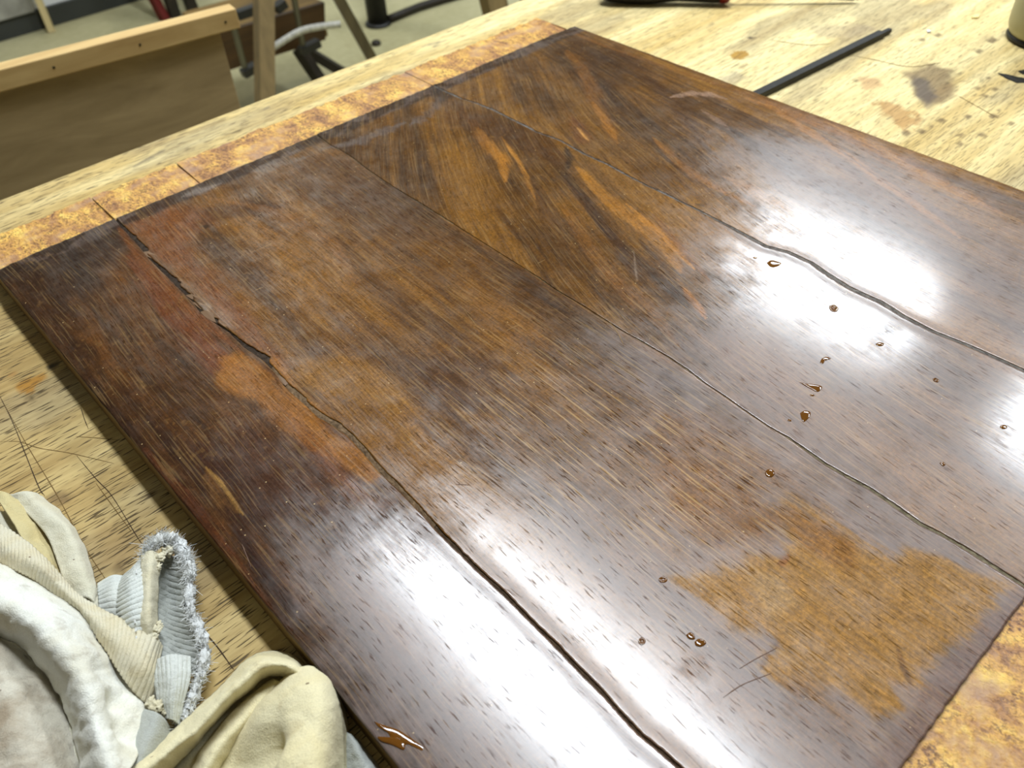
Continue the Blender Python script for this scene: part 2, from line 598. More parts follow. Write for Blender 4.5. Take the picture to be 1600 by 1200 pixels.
CRC = [(672, 131), (700, 145), (720, 154), (740, 160), (770, 172), (800, 187), (837, 206), (875, 220), (912, 241), (950, 258), (975, 272), (1012, 291), (1050, 309), (1087, 327), (1112, 340), (1137, 353), (1170, 371), (1195, 385), (1232, 395), (1267, 411), (1290, 428), (1325, 450), (1375, 473), (1412, 495), (1459, 519), (1506, 538), (1553, 559), (1600, 580), (1700, 630), (1800, 680)]


def crack_curve(px):
    P = np.array([at_z(a, b_, PT)[:2] for a, b_ in px])
    o = np.argsort(P[:, 1])
    return P[o, 1], P[o, 0]


cA, cB, cC = crack_curve(CRA), crack_curve(CRB), crack_curve(CRC)


def cx(c, y):
    return np.interp(y, c[0], c[1])


CHIPS = [(float(at_z(a[0], a[1], PT)[1]), float(at_z(b_[0], b_[1], PT)[1]), wd) for a, b_, wd in
         [((180, 342), (236, 396), 3.4), ((228, 402), (284, 448), 3.0), ((264, 435), (304, 470), 1.8), ((303, 474), (346, 504), 2.6), ((362, 523), (418, 569), 3.2), ((428, 588), (474, 632), 1.3), ((474, 632), (530, 672), 1.0)]]


def gap(which, y):
    """half openings (left, right) of a crack in metres at distance y"""
    n = vnoise(y * 260, np.zeros_like(y), 71) * 0.5 + vnoise(y * 700, np.zeros_like(y), 72) * 0.5
    if which == 'A':
        far = sstep(0.30, 0.40, y)
        # broken chips along the right lip in the far half
        chip = np.zeros_like(y)
        for (a, b_, wd) in CHIPS:
            t = (a - y) / (a - b_)
            chip = np.maximum(chip, np.where((t > 0) & (t < 1), wd * 0.001 * np.clip(t, 0, 1) ** 0.9 * (1 - sstep(0.90, 1.0, t)), 0))
        l = 0.0003 + 0.00045 * n
        r = 0.0004 + 0.0005 * n + chip * (0.8 + 0.4 * n) + (1 - far) * (0.0001 + 0.0013 * sstep(0.17, 0.27, y) + 0.0005 * vnoise(y * 90, np.zeros_like(y), 77))
        return l, r
    if which == 'B':
        op = sstep(0.45, 0.6, vnoise(y * 42, np.zeros_like(y), 75))
        l = 0.00012 + 0.00035 * n + (0.0005 * (1 - sstep(0.05, 0.15, y)))
        return l, 0.00018 + 0.0004 * op * n + (0.0008 * (1 - sstep(0.06, 0.14, y)))
    l = 0.0004 + 0.0006 * n
    r = 0.0006 + 0.0010 * vnoise(y * 70, np.zeros_like(y), 76) + 0.0011 * np.exp(-((y - 0.17) / 0.07) ** 2)
    return l, r


def warp(X, Y):
    """the old board is not quite flat: edges rolled, lips of the cracks lifted"""
    Z = 0.0007 * (fbm(X * 7, Y * 5, 5, 2) - 0.5) * 2
    Z -= 0.0012 * np.exp(-(X - XL) / 0.010)
    Z -= 0.0008 * np.exp(-(XR - X) / 0.008)
    Z += 0.0004 * np.exp(-((X - cx(cA, Y)) / 0.006) ** 2)
    Z += 0.0003 * np.exp(-((X - cx(cC, Y)) / 0.006) ** 2)
    Z -= 0.0006 * np.exp(-((Y - YF) / 0.006))
    return Z


GY = np.linspace(-0.05, 0.65, 200)
GA = np.interp(GY, [-0.05, 0.12, 0.22, 0.30, 0.38, 0.45, 0.50, 0.60], [2, 7, 13, 19, 23, 31, 36, 40])
GI = np.cumsum(np.tan(np.radians(GA))) * (GY[1] - GY[0])


def grain_coord(i, X, Y):
    g = np.interp(Y, GY, GI)
    wob = 0.006 * (fbm(X * 9, Y * 6, 15 + i, 3) - 0.5) * 2
    amt = [0.02, 0.12, 0.95, 0.85][i]
    if i == 3:
        amt = 0.85 * np.clip((0.62 - X) / 0.10, 0.25, 1.0)
    return X - g * amt + wob


PAL = [((42, 26, 12), (72, 44, 17), (94, 58, 22)),
       ((64, 40, 14), (97, 63, 20), (124, 84, 28)),
       ((58, 36, 12), (92, 60, 18), (124, 84, 26)),
       ((60, 37, 12), (96, 63, 20), (130, 90, 31))]


def paint_strip(i, X, Y):
    p = Paint(X, Y, PT)
    ps = grain_coord(i, X, Y)
    gr = (ps, Y)
    n1 = fbm(ps * 55 + 3 * i, Y * 4.5, 100 + i, 4)
    n2 = fbm(ps * 240, Y * 12, 120 + i, 3)
    n3 = fbm(X * 10 + i, Y * 8, 140 + i, 4)
    t = np.clip(0.46 * n1 + 0.22 * n2 + 0.32 * n3, 0, 1)
    t = sstep(0.30, 0.70, t)
    d, md, lt = [np.array(lin(c)) for c in PAL[i]]
    tt = t[:, None]
    p.C = np.where(tt < 0.5, d + (md - d) * tt * 2, md + (lt - md) * (tt * 2 - 1))
    # varnish film: 1 = whole and glossy, 0 = worn to bare wood
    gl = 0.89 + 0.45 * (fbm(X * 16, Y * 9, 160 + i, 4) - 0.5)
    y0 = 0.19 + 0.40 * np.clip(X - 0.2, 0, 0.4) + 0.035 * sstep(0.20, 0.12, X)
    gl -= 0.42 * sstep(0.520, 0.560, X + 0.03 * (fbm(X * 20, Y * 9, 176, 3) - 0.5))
    gl -= 0.74 * sstep(-0.075, 0.075, Y - y0 + 0.06 * (fbm(X * 14, Y * 9, 170, 3) - 0.5))          # far half duller, veil fades out; edge partly follows where reflected light ends
    if i == 0: gl -= 0.26 * sstep(0.030, 0.006, X - XL + 0.016 * (fbm(X * 30, Y * 14, 175, 3) - 0.5))
    p.G = np.clip(gl, 0.05, 1)
    # a greyish cross-grain dirt haze in patches
    hz = sstep(0.52, 0.72, fbm(X * 22 + 9, Y * 16, 180 + i, 4))
    p.mix(0.22 * hz, (104, 80, 56))
    if i == 0:
        p.blob([(0, 430), (180, 340), (200, 370), (150, 430), (120, 500), (200, 640), (300, 780), (260, 770), (100, 560)], (38, 23, 15), 0.75, 12, 14, 1)
        p.blob([(110, 590), (200, 600), (330, 700), (420, 800), (380, 850), (280, 760)], (46, 27, 16), 0.7, 14, 16, 2)
        p.stroke([(200, 400), (270, 490), (350, 570), (400, 600)], 9, (104, 54, 24), 0.65, 0.5, 3, grain=gr)
        p.stroke([(180, 350), (215, 400), (300, 490), (380, 555)], 4, (112, 64, 26), 0.7, 0.4, 4, grain=gr)
        p.blob([(333, 556), (372, 545), (410, 572), (440, 606), (500, 658), (545, 690), (585, 740), (575, 752), (520, 722), (470, 690), (400, 630), (350, 610)], (142, 92, 34), 0.85, 3.0, 7, 5, gloss=0.12)
        p.blob([(440, 640), (500, 690), (545, 740), (600, 790), (560, 780), (500, 730)], (110, 62, 30), 0.6, 6, 6, 6)
        p.blob([(300, 690), (420, 660), (520, 740), (620, 840), (520, 870), (400, 800)], (58, 32, 19), 0.65, 12, 14, 7)
        p.stroke([(130, 560), (230, 680), (330, 800), (400, 900)], 3.0, (96, 62, 28), 0.4, 0.7, 8, grain=gr)
        p.stroke([(225, 700), (300, 790), (370, 880), (430, 960)], 4.0, (110, 60, 30), 0.5, 0.6, 9, grain=gr)
        p.stroke([(322, 730), (345, 755), (368, 790), (380, 805)], 1.4, (168, 128, 66), 0.7, 0.7, 10)
        p.stroke([(322, 735), (340, 765), (370, 800)], 4.5, (112, 76, 34), 0.5, 0.8, 11)
        p.blob([(700, 930), (740, 945), (800, 1000), (790, 1040), (740, 1000)], (70, 44, 32), 0.4, 6, 8, 14, gloss=0.45)
        p.blob([(640, 1000), (700, 1060), (760, 1150), (720, 1150), (640, 1070)], (66, 42, 30), 0.35, 7, 8, 15, gloss=0.55)
        p.blob([(388, 880), (400, 876), (404, 884), (394, 889)], (46, 14, 10), 0.9, 1.0, 1.0, 12)
        p.blob([(345, 770), (375, 820), (430, 890), (470, 950), (450, 960), (390, 880)], (50, 30, 26), 0.55, 5, 5, 13)
    if i == 1:
        p.blob([(180, 345), (260, 310), (330, 330), (300, 380), (400, 500), (450, 570), (420, 560), (300, 450)], (112, 62, 25), 0.65, 9, 10, 21)
        p.blob([(310, 330), (380, 315), (440, 322), (420, 335), (330, 345)], (58, 32, 15), 0.6, 4, 5, 22)
        p.blob([(305, 380), (360, 362), (420, 380), (440, 430), (400, 440), (330, 400)], (60, 36, 18), 0.55, 8, 10, 23)
        p.blob([(315, 353), (328, 352), (322, 358)], (30, 18, 10), 0.8, 1, 0.6, 24)
        p.stroke([(330, 310), (430, 330), (520, 380), (560, 450)], 5, (122, 80, 34), 0.5, 0.6, 25)
        p.blob([(430, 250), (540, 240), (620, 300), (700, 380), (640, 380), (520, 330), (450, 290)], (70, 44, 22), 0.6, 10, 12, 26)
        p.blob([(690, 420), (750, 440), (820, 490), (860, 530), (800, 540), (720, 480)], (132, 90, 38), 0.5, 8, 10, 27)
        p.blob([(405, 545), (450, 575), (540, 560), (620, 582), (648, 606), (655, 650), (600, 640), (540, 620), (470, 610)], (142, 100, 42), 0.55, 5, 10, 28)
        p.blob([(410, 555), (440, 560), (470, 615), (530, 665), (500, 650), (450, 605)], (150, 98, 38), 0.6, 4, 5, 29)
        p.blob([(640, 560), (760, 560), (800, 600), (760, 680), (680, 640)], (70, 45, 26), 0.6, 10, 12, 30)
        p.stroke([(700, 640), (770, 660), (850, 700)], 3, (130, 92, 48), 0.5, 0.8, 31, grain=gr)
        # worn orange patch near the front, its film gone
        p.blob([(1232, 778), (1290, 802), (1330, 838), (1400, 882), (1420, 862), (1480, 868), (1560, 896), (1592, 912), (1578, 940), (1490, 1000), (1440, 1060), (1400, 1100), (1370, 1140), (1318, 1102), (1262, 1082), (1210, 1050), (1208, 1000), (1140, 968), (1060, 915), (1048, 900), (1120, 880), (1200, 870), (1250, 850), (1228, 808)], (160, 117, 54), 0.80, 4.5, 11, 32, gloss=0.12, f=160, aniso=0.22)
        p.blob([(1230, 782), (1330, 850), (1340, 900), (1250, 860)], (126, 80, 28), 0.6, 4, 6, 33, gloss=0.08)
        p.blob([(730, 590), (860, 590), (1000, 610), (1150, 690), (1260, 800), (1200, 870), (1060, 850), (930, 780), (820, 710), (740, 650)], (104, 70, 30), 0.45, 12, 16, 50, gloss=0.30, f=120, aniso=0.2)
        p.blob([(1000, 640), (1130, 660), (1230, 740), (1180, 780), (1050, 720), (950, 640)], (112, 74, 36), 0.5, 10, 12, 34, gloss=0.4)
        p.blob([(1040, 700), (1150, 740), (1220, 800), (1200, 860), (1090, 840), (1010, 760)], (128, 84, 36), 0.55, 8, 12, 35, gloss=0.3)
        p.blob([(1060, 1000), (1120, 1010), (1130, 1060), (1090, 1090), (1040, 1050)], (110, 74, 44), 0.65, 5, 7, 36, gloss=0.3)
        p.blob([(1170, 905), (1215, 900), (1240, 940), (1200, 960)], (160, 128, 84), 0.6, 4, 6, 37)
        p.blob([(1250, 1060), (1320, 1100), (1330, 1180), (1230, 1170), (1190, 1110)], (104, 70, 42), 0.6, 6, 8, 38, gloss=0.3)
        p.blob([(1214, 882), (1222, 868), (1232, 864), (1236, 870), (1226, 886)], (126, 76, 18), 0.9, 0.6, 0.5, 39)
        p.blob([(1114, 845), (1125, 838), (1132, 848), (1122, 855)], (88, 50, 24), 0.85, 0.8, 0.6, 40)
        p.stroke([(1160, 1005), (1205, 1000), (1218, 1012)], 2.0, (82, 50, 34), 0.6, 0.5, 46)
        p.stroke([(1186, 1050), (1200, 1018), (1216, 1000)], 1.6, (82, 50, 34), 0.6, 0.5, 47)
        p.stroke([(1100, 1098), (1150, 1065), (1210, 1055)], 1.2, (92, 66, 54), 0.6, 0.5, 48)
        p.stroke([(1402, 1010), (1418, 1056), (1424, 1070)], 1.5, (92, 58, 26), 0.7, 0.5, 49)
        # border that a banding once covered
        p.blob([(1600, 900), (1640, 930), (1420, 1210), (1340, 1210), (1440, 1080), (1500, 1010), (1565, 950)], (98, 66, 50), 0.72, 2.5, 4, 41, gloss=0.62)
    if i == 2:
        p.stroke([(745, 200), (765, 225), (785, 250), (790, 284)], 6.0, (160, 106, 36), 0.8, 0.5, 51, grain=gr)
        p.stroke([(726, 180), (745, 205), (760, 232)], 5, (118, 76, 28), 0.6, 0.6, 52, grain=gr)
        p.stroke([(784, 215), (808, 250), (822, 275), (836, 312)], 2.6, (170, 116, 44), 0.8, 0.5, 53, grain=gr)
        p.stroke([(806, 255), (850, 330), (890, 390)], 6, (64, 38, 16), 0.5, 0.5, 54, grain=gr)
        p.stroke([(902, 262), (930, 292), (955, 320), (990, 352)], 7.0, (152, 102, 34), 0.85, 0.55, 55, grain=gr)
        p.stroke([(955, 310), (1000, 350), (1045, 400), (1065, 425)], 6.0, (146, 98, 34), 0.75, 0.6, 56, grain=gr)
        p.stroke([(978, 318), (1030, 362), (1085, 420)], 3.2, (168, 112, 34), 0.85, 0.4, 57, grain=gr)
        p.stroke([(1020, 335), (1060, 380), (1110, 440)], 3, (120, 74, 26), 0.6, 0.5, 58, grain=gr)
        p.stroke([(1068, 450), (1088, 475), (1102, 497)], 3.5, (166, 108, 44), 0.7, 0.4, 59, grain=gr)
        p.stroke([(900, 290), (935, 340), (970, 390), (1010, 440)], 5, (58, 34, 14), 0.7, 0.5, 60, grain=gr)
        p.stroke([(880, 262), (900, 300), (950, 370)], 3, (52, 30, 13), 0.6, 0.5, 61, grain=gr)
        p.stroke([(1000, 375), (1050, 440), (1100, 500)], 4, (62, 38, 18), 0.5, 0.5, 62, grain=gr)
        p.stroke([(880, 320), (930, 400), (990, 480)], 7, (120, 78, 30), 0.5, 0.6, 63, grain=gr)
        p.stroke([(940, 420), (1000, 470), (1060, 540)], 6, (124, 82, 34), 0.5, 0.6, 64, grain=gr)
        p.stroke([(990, 390), (994, 430), (996, 440)], 0.7, (128, 108, 92), 0.7, 0.3, 65)
        p.blob([(690, 150), (790, 190), (890, 235), (890, 262), (800, 230), (700, 190)], (66, 38, 16), 0.5, 6, 8, 66)
        p.stroke([(884, 230), (890, 250), (886, 265)], 3.5, (44, 32, 24), 0.8, 0.3, 67)
        p.blob([(1120, 520), (1220, 540), (1290, 640), (1200, 640), (1120, 590)], (92, 58, 32), 0.5, 8, 10, 68)
        p.blob([(1395, 770), (1420, 780), (1440, 800), (1420, 806)], (146, 104, 46), 0.5, 3, 3, 69)
    if i == 3:
        p.blob([(890, 45), (990, 90), (960, 170), (900, 130), (860, 75)], (54, 32, 15), 0.6, 12, 12, 71)
        p.stroke([(885, 80), (910, 105), (930, 160), (960, 215)], 9, (116, 74, 26), 0.6, 0.6, 72, grain=gr)
        p.stroke([(925, 160), (945, 190), (965, 225)], 4, (146, 96, 34), 0.7, 0.5, 73, grain=gr)
        p.stroke([(960, 70), (1000, 110), (1060, 170), (1110, 240)], 8, (64, 38, 18), 0.55, 0.6, 74, grain=gr)
        p.stroke([(1020, 215), (1060, 255), (1110, 290), (1180, 322)], 4.5, (138, 90, 32), 0.65, 0.5, 75, grain=gr)
        p.stroke([(1130, 275), (1180, 300), (1240, 332)], 6.0, (146, 98, 38), 0.6, 0.5, 76, grain=gr)
        p.stroke([(1160, 150), (1210, 170), (1270, 210), (1340, 255), (1430, 320), (1500, 372)], 5.0, (150, 100, 40), 0.75, 0.5, 77, grain=gr)
        p.stroke([(1190, 155), (1260, 185), (1350, 225), (1450, 275), (1560, 330)], 10.0, (138, 90, 38), 0.7, 0.6, 78, grain=gr)
        p.stroke([(1290, 190), (1380, 235), (1460, 285), (1540, 320)], 5.0, (160, 112, 50), 0.6, 0.6, 79, grain=gr)
        p.stroke([(1200, 190), (1300, 250), (1390, 320), (1470, 380)], 4.5, (84, 56, 38), 0.55, 0.5, 80, grain=gr)
        p.stroke([(1270, 200), (1330, 248), (1420, 310)], 1.2, (72, 44, 22), 0.7, 0.4, 81, grain=gr)
        p.stroke([(1410, 292), (1450, 318), (1490, 350)], 4.0, (108, 86, 78), 0.6, 0.5, 82, grain=gr)
        p.stroke([(1250, 290), (1350, 330), (1480, 400)], 6.0, (112, 80, 50), 0.5, 0.6, 83, grain=gr)
        p.stroke([(1048, 152), (1080, 146), (1110, 148), (1135, 155)], 5.0, (150, 122, 104), 0.7, 0.7, 84)  # pale sheen painted into the colour, here and in the next stroke
        p.stroke([(1095, 172), (1120, 188), (1140, 203)], 2.6, (138, 110, 92), 0.6, 0.7, 85)
        p.stroke([(880, 45), (940, 70), (1050, 108), (1180, 150), (1320, 196), (1420, 226), (1600, 296)], 2.6, (112, 72, 28), 0.7, 0.5, 86, taper=False)
        p.blob([(893, 182), (915, 200), (925, 218), (905, 224), (895, 205)], (100, 60, 34), 0.6, 4, 5, 87)
        p.stroke([(902, 200), (912, 212), (920, 220)], 1.8, (182, 132, 70), 0.8, 0.6, 88)
        for q, (x, y) in enumerate([(1092, 320), (1042, 332), (1198, 340), (1185, 344), (1322, 355), (1430, 408), (1532, 380), (1574, 440), (1267, 355)]):
            p.stroke([(x - 7, y - 2), (x + 7, y + 2)], 1.0, (46, 26, 16), 0.85, 0.5, 200 + q)
        p.stroke([(1596, 415), (1590, 455)], 0.7, (70, 50, 36), 0.7, 0.3, 89)
    # dark bed of the lost banding along the far edge, with purple-grey sheen painted into the colour
    band = sstep(0.553, 0.5585, Y + 0.004 * (fbm(X * 60, Y * 40, 300, 3) - 0.5))
    p.mix(0.85 * band, (42, 26, 16), 0.12)
    sheen_mark = band * sstep(0.50, 0.60, fbm(X * 45, Y * 90, 301, 4))
    p.mix(0.40 * sheen_mark, (96, 78, 72), 0.5)
    if i in (1, 2):
        p.stroke([(505, 232), (560, 222), (600, 205), (632, 192)], 7.0, (84, 70, 65), 0.75, 0.7, 302, gloss=0.34)  # greyish sheen smears along the border, painted into the colour
        p.stroke([(400, 268), (440, 254), (480, 245)], 6.0, (89, 73, 63), 0.6, 0.8, 303, gloss=0.34)
        p.stroke([(640, 195), (672, 178), (690, 150)], 6.0, (78, 62, 56), 0.6, 0.8, 304, gloss=0.5)
        p.blob([(672, 134), (700, 128), (705, 150), (690, 158), (676, 150)], (44, 30, 24), 0.8, 4, 4, 305)
        p.stroke([(285, 308), (310, 300), (345, 287)], 4.0, (96, 79, 72), 0.6, 0.8, 307, gloss=0.34)
    if i == 3:
        p.stroke([(700, 130), (730, 112), (750, 100)], 6.0, (106, 82, 67), 0.5, 1.0, 306, gloss=0.34)
        p.stroke([(795, 92), (830, 78), (875, 58)], 7.0, (75, 60, 55), 0.6, 0.8, 308, gloss=0.34)
    # pale rubbed specks and short cross scratches
    sp = sstep(0.80, 0.86, vnoise(X * 420, Y * 420, 310 + i)) * sstep(0.5, 0.62, fbm(X * 30, Y * 25, 320 + i, 3))
    p.mix(0.16 * sp, (150, 116, 66))
    # edge of every leaf of veneer slightly darker from handling
    if i == 0:
        p.mix(0.65 * np.exp(-np.clip(X - XL, 0, 1) / 0.004), (36, 22, 15))
    # D: how much pale dust fills the pores
    D = 0.25 + 0.9 * np.exp(-(((X - 0.215) / 0.05) ** 2 + ((Y - 0.17) / 0.085) ** 2)) + 0.3 * np.exp(-(((X - 0.34) / 0.06) ** 2 + ((Y - 0.12) / 0.12) ** 2))
    p.D = np.clip(D, 0, 1)
    return p, ps


def veneer_material():
    mt, nt, b = new_mat('old_walnut_veneer')
    k = N(nt)
    col = k.attr('paint').outputs['Color']
    sep = k.n('ShaderNodeSeparateXYZ')
    k.l(k.attr('film').outputs['Vector'], sep.inputs[0])
    film = sep.outputs[0]; dust = sep.outputs[1]
    g = k.attr('grain').outputs['Vector']
    o = k.obj()
    fine = k.noise(k.mapping(g, (1500, 65, 1)), 1.0, 3, 0.65)
    mid = k.noise(k.mapping(g, (300, 22, 1)), 1.0, 5, 0.65)
    pore = k.ramp(k.noise(k.mapping(g, (1150, 95, 1)), 1.0, 2, 0.55), [(0.60, 0.0), (0.665, 1.0)])
    pale = k.ramp(k.noise(k.mapping(g, (950, 26, 1), loc=(3, 1, 0)), 1.0, 2, 0.5), [(0.57, 0.0), (0.63, 1.0)])
    c = k.mix(1.0, col, k.ramp(mid, [(0.30, (0.74, 0.71, 0.68)), (0.70, (1.18, 1.17, 1.14))]), 'MULTIPLY')
    c = k.mix(1.0, c, k.ramp(fine, [(0.28, (0.66, 0.64, 0.62)), (0.70, (1.22, 1.2, 1.16))]), 'MULTIPLY')
    speck = k.noise(k.mapping(o, (1, 1, 1)), 620, 4, 0.7)
    c = k.mix(1.0, c, k.ramp(speck, [(0.32, (0.62, 0.60, 0.58)), (0.52, (1.0, 1.0, 1.0)), (0.72, (1.5, 1.45, 1.3))]), 'MULTIPLY')
    c = k.mix(k.math('MULTIPLY', pore, 0.5), c, lin((38, 22, 12)))
    c = k.mix(k.math('MULTIPLY', k.math('MULTIPLY', pale, dust), 0.55), c, lin((186, 150, 96)))
    # tiny bright dust specks
    vor = k.n('ShaderNodeTexVoronoi', feature='F1')
    k.l(o, vor.inputs['Vector']); vor.inputs['Scale'].default_value = 210
    sepc = k.n('ShaderNodeSeparateXYZ'); k.l(vor.outputs['Color'], sepc.inputs[0])
    spot = k.math('MULTIPLY', k.math('LESS_THAN', vor.outputs['Distance'], 0.085), k.math('GREATER_THAN', sepc.outputs[0], 0.80))
    c = k.mix(k.math('MULTIPLY', spot, 0.55), c, lin((206, 176, 124)))
    # the film breaks up in the pores and where it is worn
    brk = k.noise(k.mapping(g, (800, 50, 1), loc=(7, 7, 0)), 1.0, 4, 0.65)
    blot = k.noise(k.mapping(o, (60, 60, 1)), 1.0, 5, 0.6)
    fl = k.math('ADD', film, k.math('MULTIPLY', k.math('SUBTRACT', brk, 0.5), 0.8))
    fl = k.math('ADD', fl, k.math('MULTIPLY', k.math('SUBTRACT', blot, 0.5), 0.95), clamp=True)
    rough = k.math('SUBTRACT', 0.405, k.math('MULTIPLY', fl, 0.27))
    k.l(rough, b.inputs['Roughness'])
    sp = k.math('MULTIPLY', k.math('SUBTRACT', fl, k.math('MULTIPLY', pore, 0.6), clamp=True), 0.78)
    k.l(k.math('ADD', sp, 0.07), b.inputs['Specular IOR Level'])
    # lilac-grey veil on whole film: varnish bloom plus reflected haze put into the colour
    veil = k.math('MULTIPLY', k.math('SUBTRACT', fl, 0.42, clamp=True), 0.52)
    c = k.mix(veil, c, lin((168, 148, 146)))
    k.l(c, b.inputs['Base Color'])
    # hazy old wax over the varnish, broken by the open pores
    haze = k.math('MULTIPLY', k.math('SUBTRACT', k.math('SUBTRACT', fl, 0.22), k.math('MULTIPLY', pore, 0.7), clamp=True), 1.0, clamp=True)
    k.l(haze, b.inputs['Coat Weight'])
    b.inputs['Coat Roughness'].default_value = 0.44
    b.inputs['Coat IOR'].default_value = 1.62
    h = k.math('SUBTRACT', k.math('MULTIPLY', fine, 0.55), k.math('MULTIPLY', pore, 0.6))
    n1 = k.bump(h, 0.10, 0.00003)
    n2 = k.bump(blot, 0.05, 0.0003, n1)
    k.l(n2, b.inputs['Normal'])
    return mt


M_veneer = veneer_material()


def veneer_strip(i, left, right, nx):
    ny = 600
    ys = np.linspace(YF, YB, ny)
    l = left(ys); r = right(ys)
    # ends of the leaf are slightly ragged
    u = np.linspace(0, 1, nx)
    U, Yg = np.meshgrid(u, ys)
    X = (l[:, None] * (1 - U) + r[:, None] * U).ravel()
    Y = Yg.ravel().copy()
    endw = sstep(0.985, 1.0, (Y - YF) / (YB - YF))
    Y += endw * 0.0011 * (vnoise(X * 300, X * 0, 400 + i) - 0.5)
    stw = 1 - sstep(0.0, 0.012, (Y - YF) / (YB - YF))
    Y += stw * 0.0006 * (vnoise(X * 300, X * 0, 410 + i) - 0.5)
    Z = PT + warp(X, Y)
    p, ps = paint_strip(i, X, Y)
    vid = np.arange(nx * ny).reshape(ny, nx)
    faces = np.stack([vid[:-1, :-1], vid[:-1, 1:], vid[1:, 1:], vid[1:, :-1]], -1).reshape(-1, 4)
    V = np.stack([X, Y, Z], 1)
    loop = np.concatenate([vid[0, :], vid[1:, -1], vid[-1, -2::-1], vid[-2:0:-1, 0]])
    nb = len(V); L = len(loop)
    low = V[loop].copy(); low[:, 2] = PT - 0.0032
    V = np.concatenate([V, low])
    idx = np.arange(L); nxt = (idx + 1) % L
    side = np.stack([loop[idx], nb + idx, nb + nxt, loop[nxt]], 1)
    F = np.concatenate([faces, side]).tolist()
    F.append([nb + int(q) for q in idx][::-1])
    o = mesh_from('veneer_strip', V, F, board, M_veneer, True)
    me = o.data
    edge = np.tile(np.array(lin((50, 34, 22))), (L, 1))
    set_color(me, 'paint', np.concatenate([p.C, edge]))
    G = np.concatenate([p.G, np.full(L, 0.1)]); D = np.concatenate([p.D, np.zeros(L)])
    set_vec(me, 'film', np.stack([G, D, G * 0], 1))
    gz = np.concatenate([ps, ps[loop]]); gy = np.concatenate([Y, Y[loop]])
    set_vec(me, 'grain', np.stack([gz + 0.3 * i, gy, gz * 0], 1))
    # keep the top smooth and the skirts crisp
    sm = np.ones(len(me.polygons), bool); sm[len(faces):] = False
    me.polygons.foreach_set('use_smooth', sm)
    return o


veneer_strip(0, lambda y: XL + 0.0004 * (vnoise(y * 120, y * 0, 60) - 0.5), lambda y: cx(cA, y) - gap('A', y)[0], 110)
veneer_strip(1, lambda y: cx(cA, y) + gap('A', y)[1], lambda y: cx(cB, y) - gap('B', y)[0], 190)
veneer_strip(2, lambda y: cx(cB, y) + gap('B', y)[1], lambda y: cx(cC, y) - gap('C', y)[0], 150)
veneer_strip(3, lambda y: cx(cC, y) + gap('C', y)[1], lambda y: XR + 0.0008 * (vnoise(y * 90, y * 0, 61) - 0.5), 150)

# core boards under the veneer, their glue-covered ends bare in front and behind
M_core, nt, b = new_mat('glue_covered_core')
k = N(nt)
o = k.obj()
n1 = k.noise(k.mapping(o, (70, 48, 30), (0, 0, 0.5)), 1.0, 7, 0.66, 0.5)
n2 = k.noise(k.mapping(o, (420, 200, 30), (0, 0, 0.2)), 1.0, 4, 0.6)
n3 = k.noise(k.mapping(o, (40, 55, 30), loc=(4, 4, 4)), 1.0, 4, 0.6)
cc = k.ramp(k.math('ADD', k.math('MULTIPLY', n1, 0.75), k.math('MULTIPLY', n2, 0.25)), [(0.33, lin((118, 78, 46))), (0.43, lin((172, 122, 72))), (0.52, lin((212, 160, 78))), (0.62, lin((240, 198, 100)))])
cc = k.mix(k.ramp(n3, [(0.53, 0.0), (0.66, 0.62)]), cc, lin((172, 138, 114)))
vor = k.n('ShaderNodeTexVoronoi', feature='F1'); k.l(o, vor.inputs['Vector']); vor.inputs['Scale'].default_value = 260
n4 = k.noise(k.mapping(o, (620, 420, 30), loc=(2, 2, 2)), 1.0, 4, 0.7)
dk = k.math('MULTIPLY', k.ramp(n4, [(0.47, 0.0), (0.60, 0.85)]), k.ramp(n3, [(0.42, 1.0), (0.60, 0.12)]))
cc = k.mix(dk, cc, lin((86, 48, 26)))
k.l(cc, b.inputs['Base Color'])
b.inputs['Roughness'].default_value = 0.42
b.inputs['Specular IOR Level'].default_value = 0.4
k.l(k.bump(k.math('ADD', n1, n2), 0.6, 0.0012), b.inputs['Normal'])
M_coreside = wood('core_side_wood', (84, 64, 34), (138, 110, 62), 'Y')


def joint_x(px):
    return float(np.mean([at_z(a, b_, PT)[0] for a, b_ in px]))


J1 = joint_x([(148, 312), (180, 342)]); J2 = joint_x([(278, 258), (312, 281)]); J3 = joint_x([(631, 109), (676, 131)])
ZC = PT - 0.0034
FRONT, BACK = -0.052, 0.6145


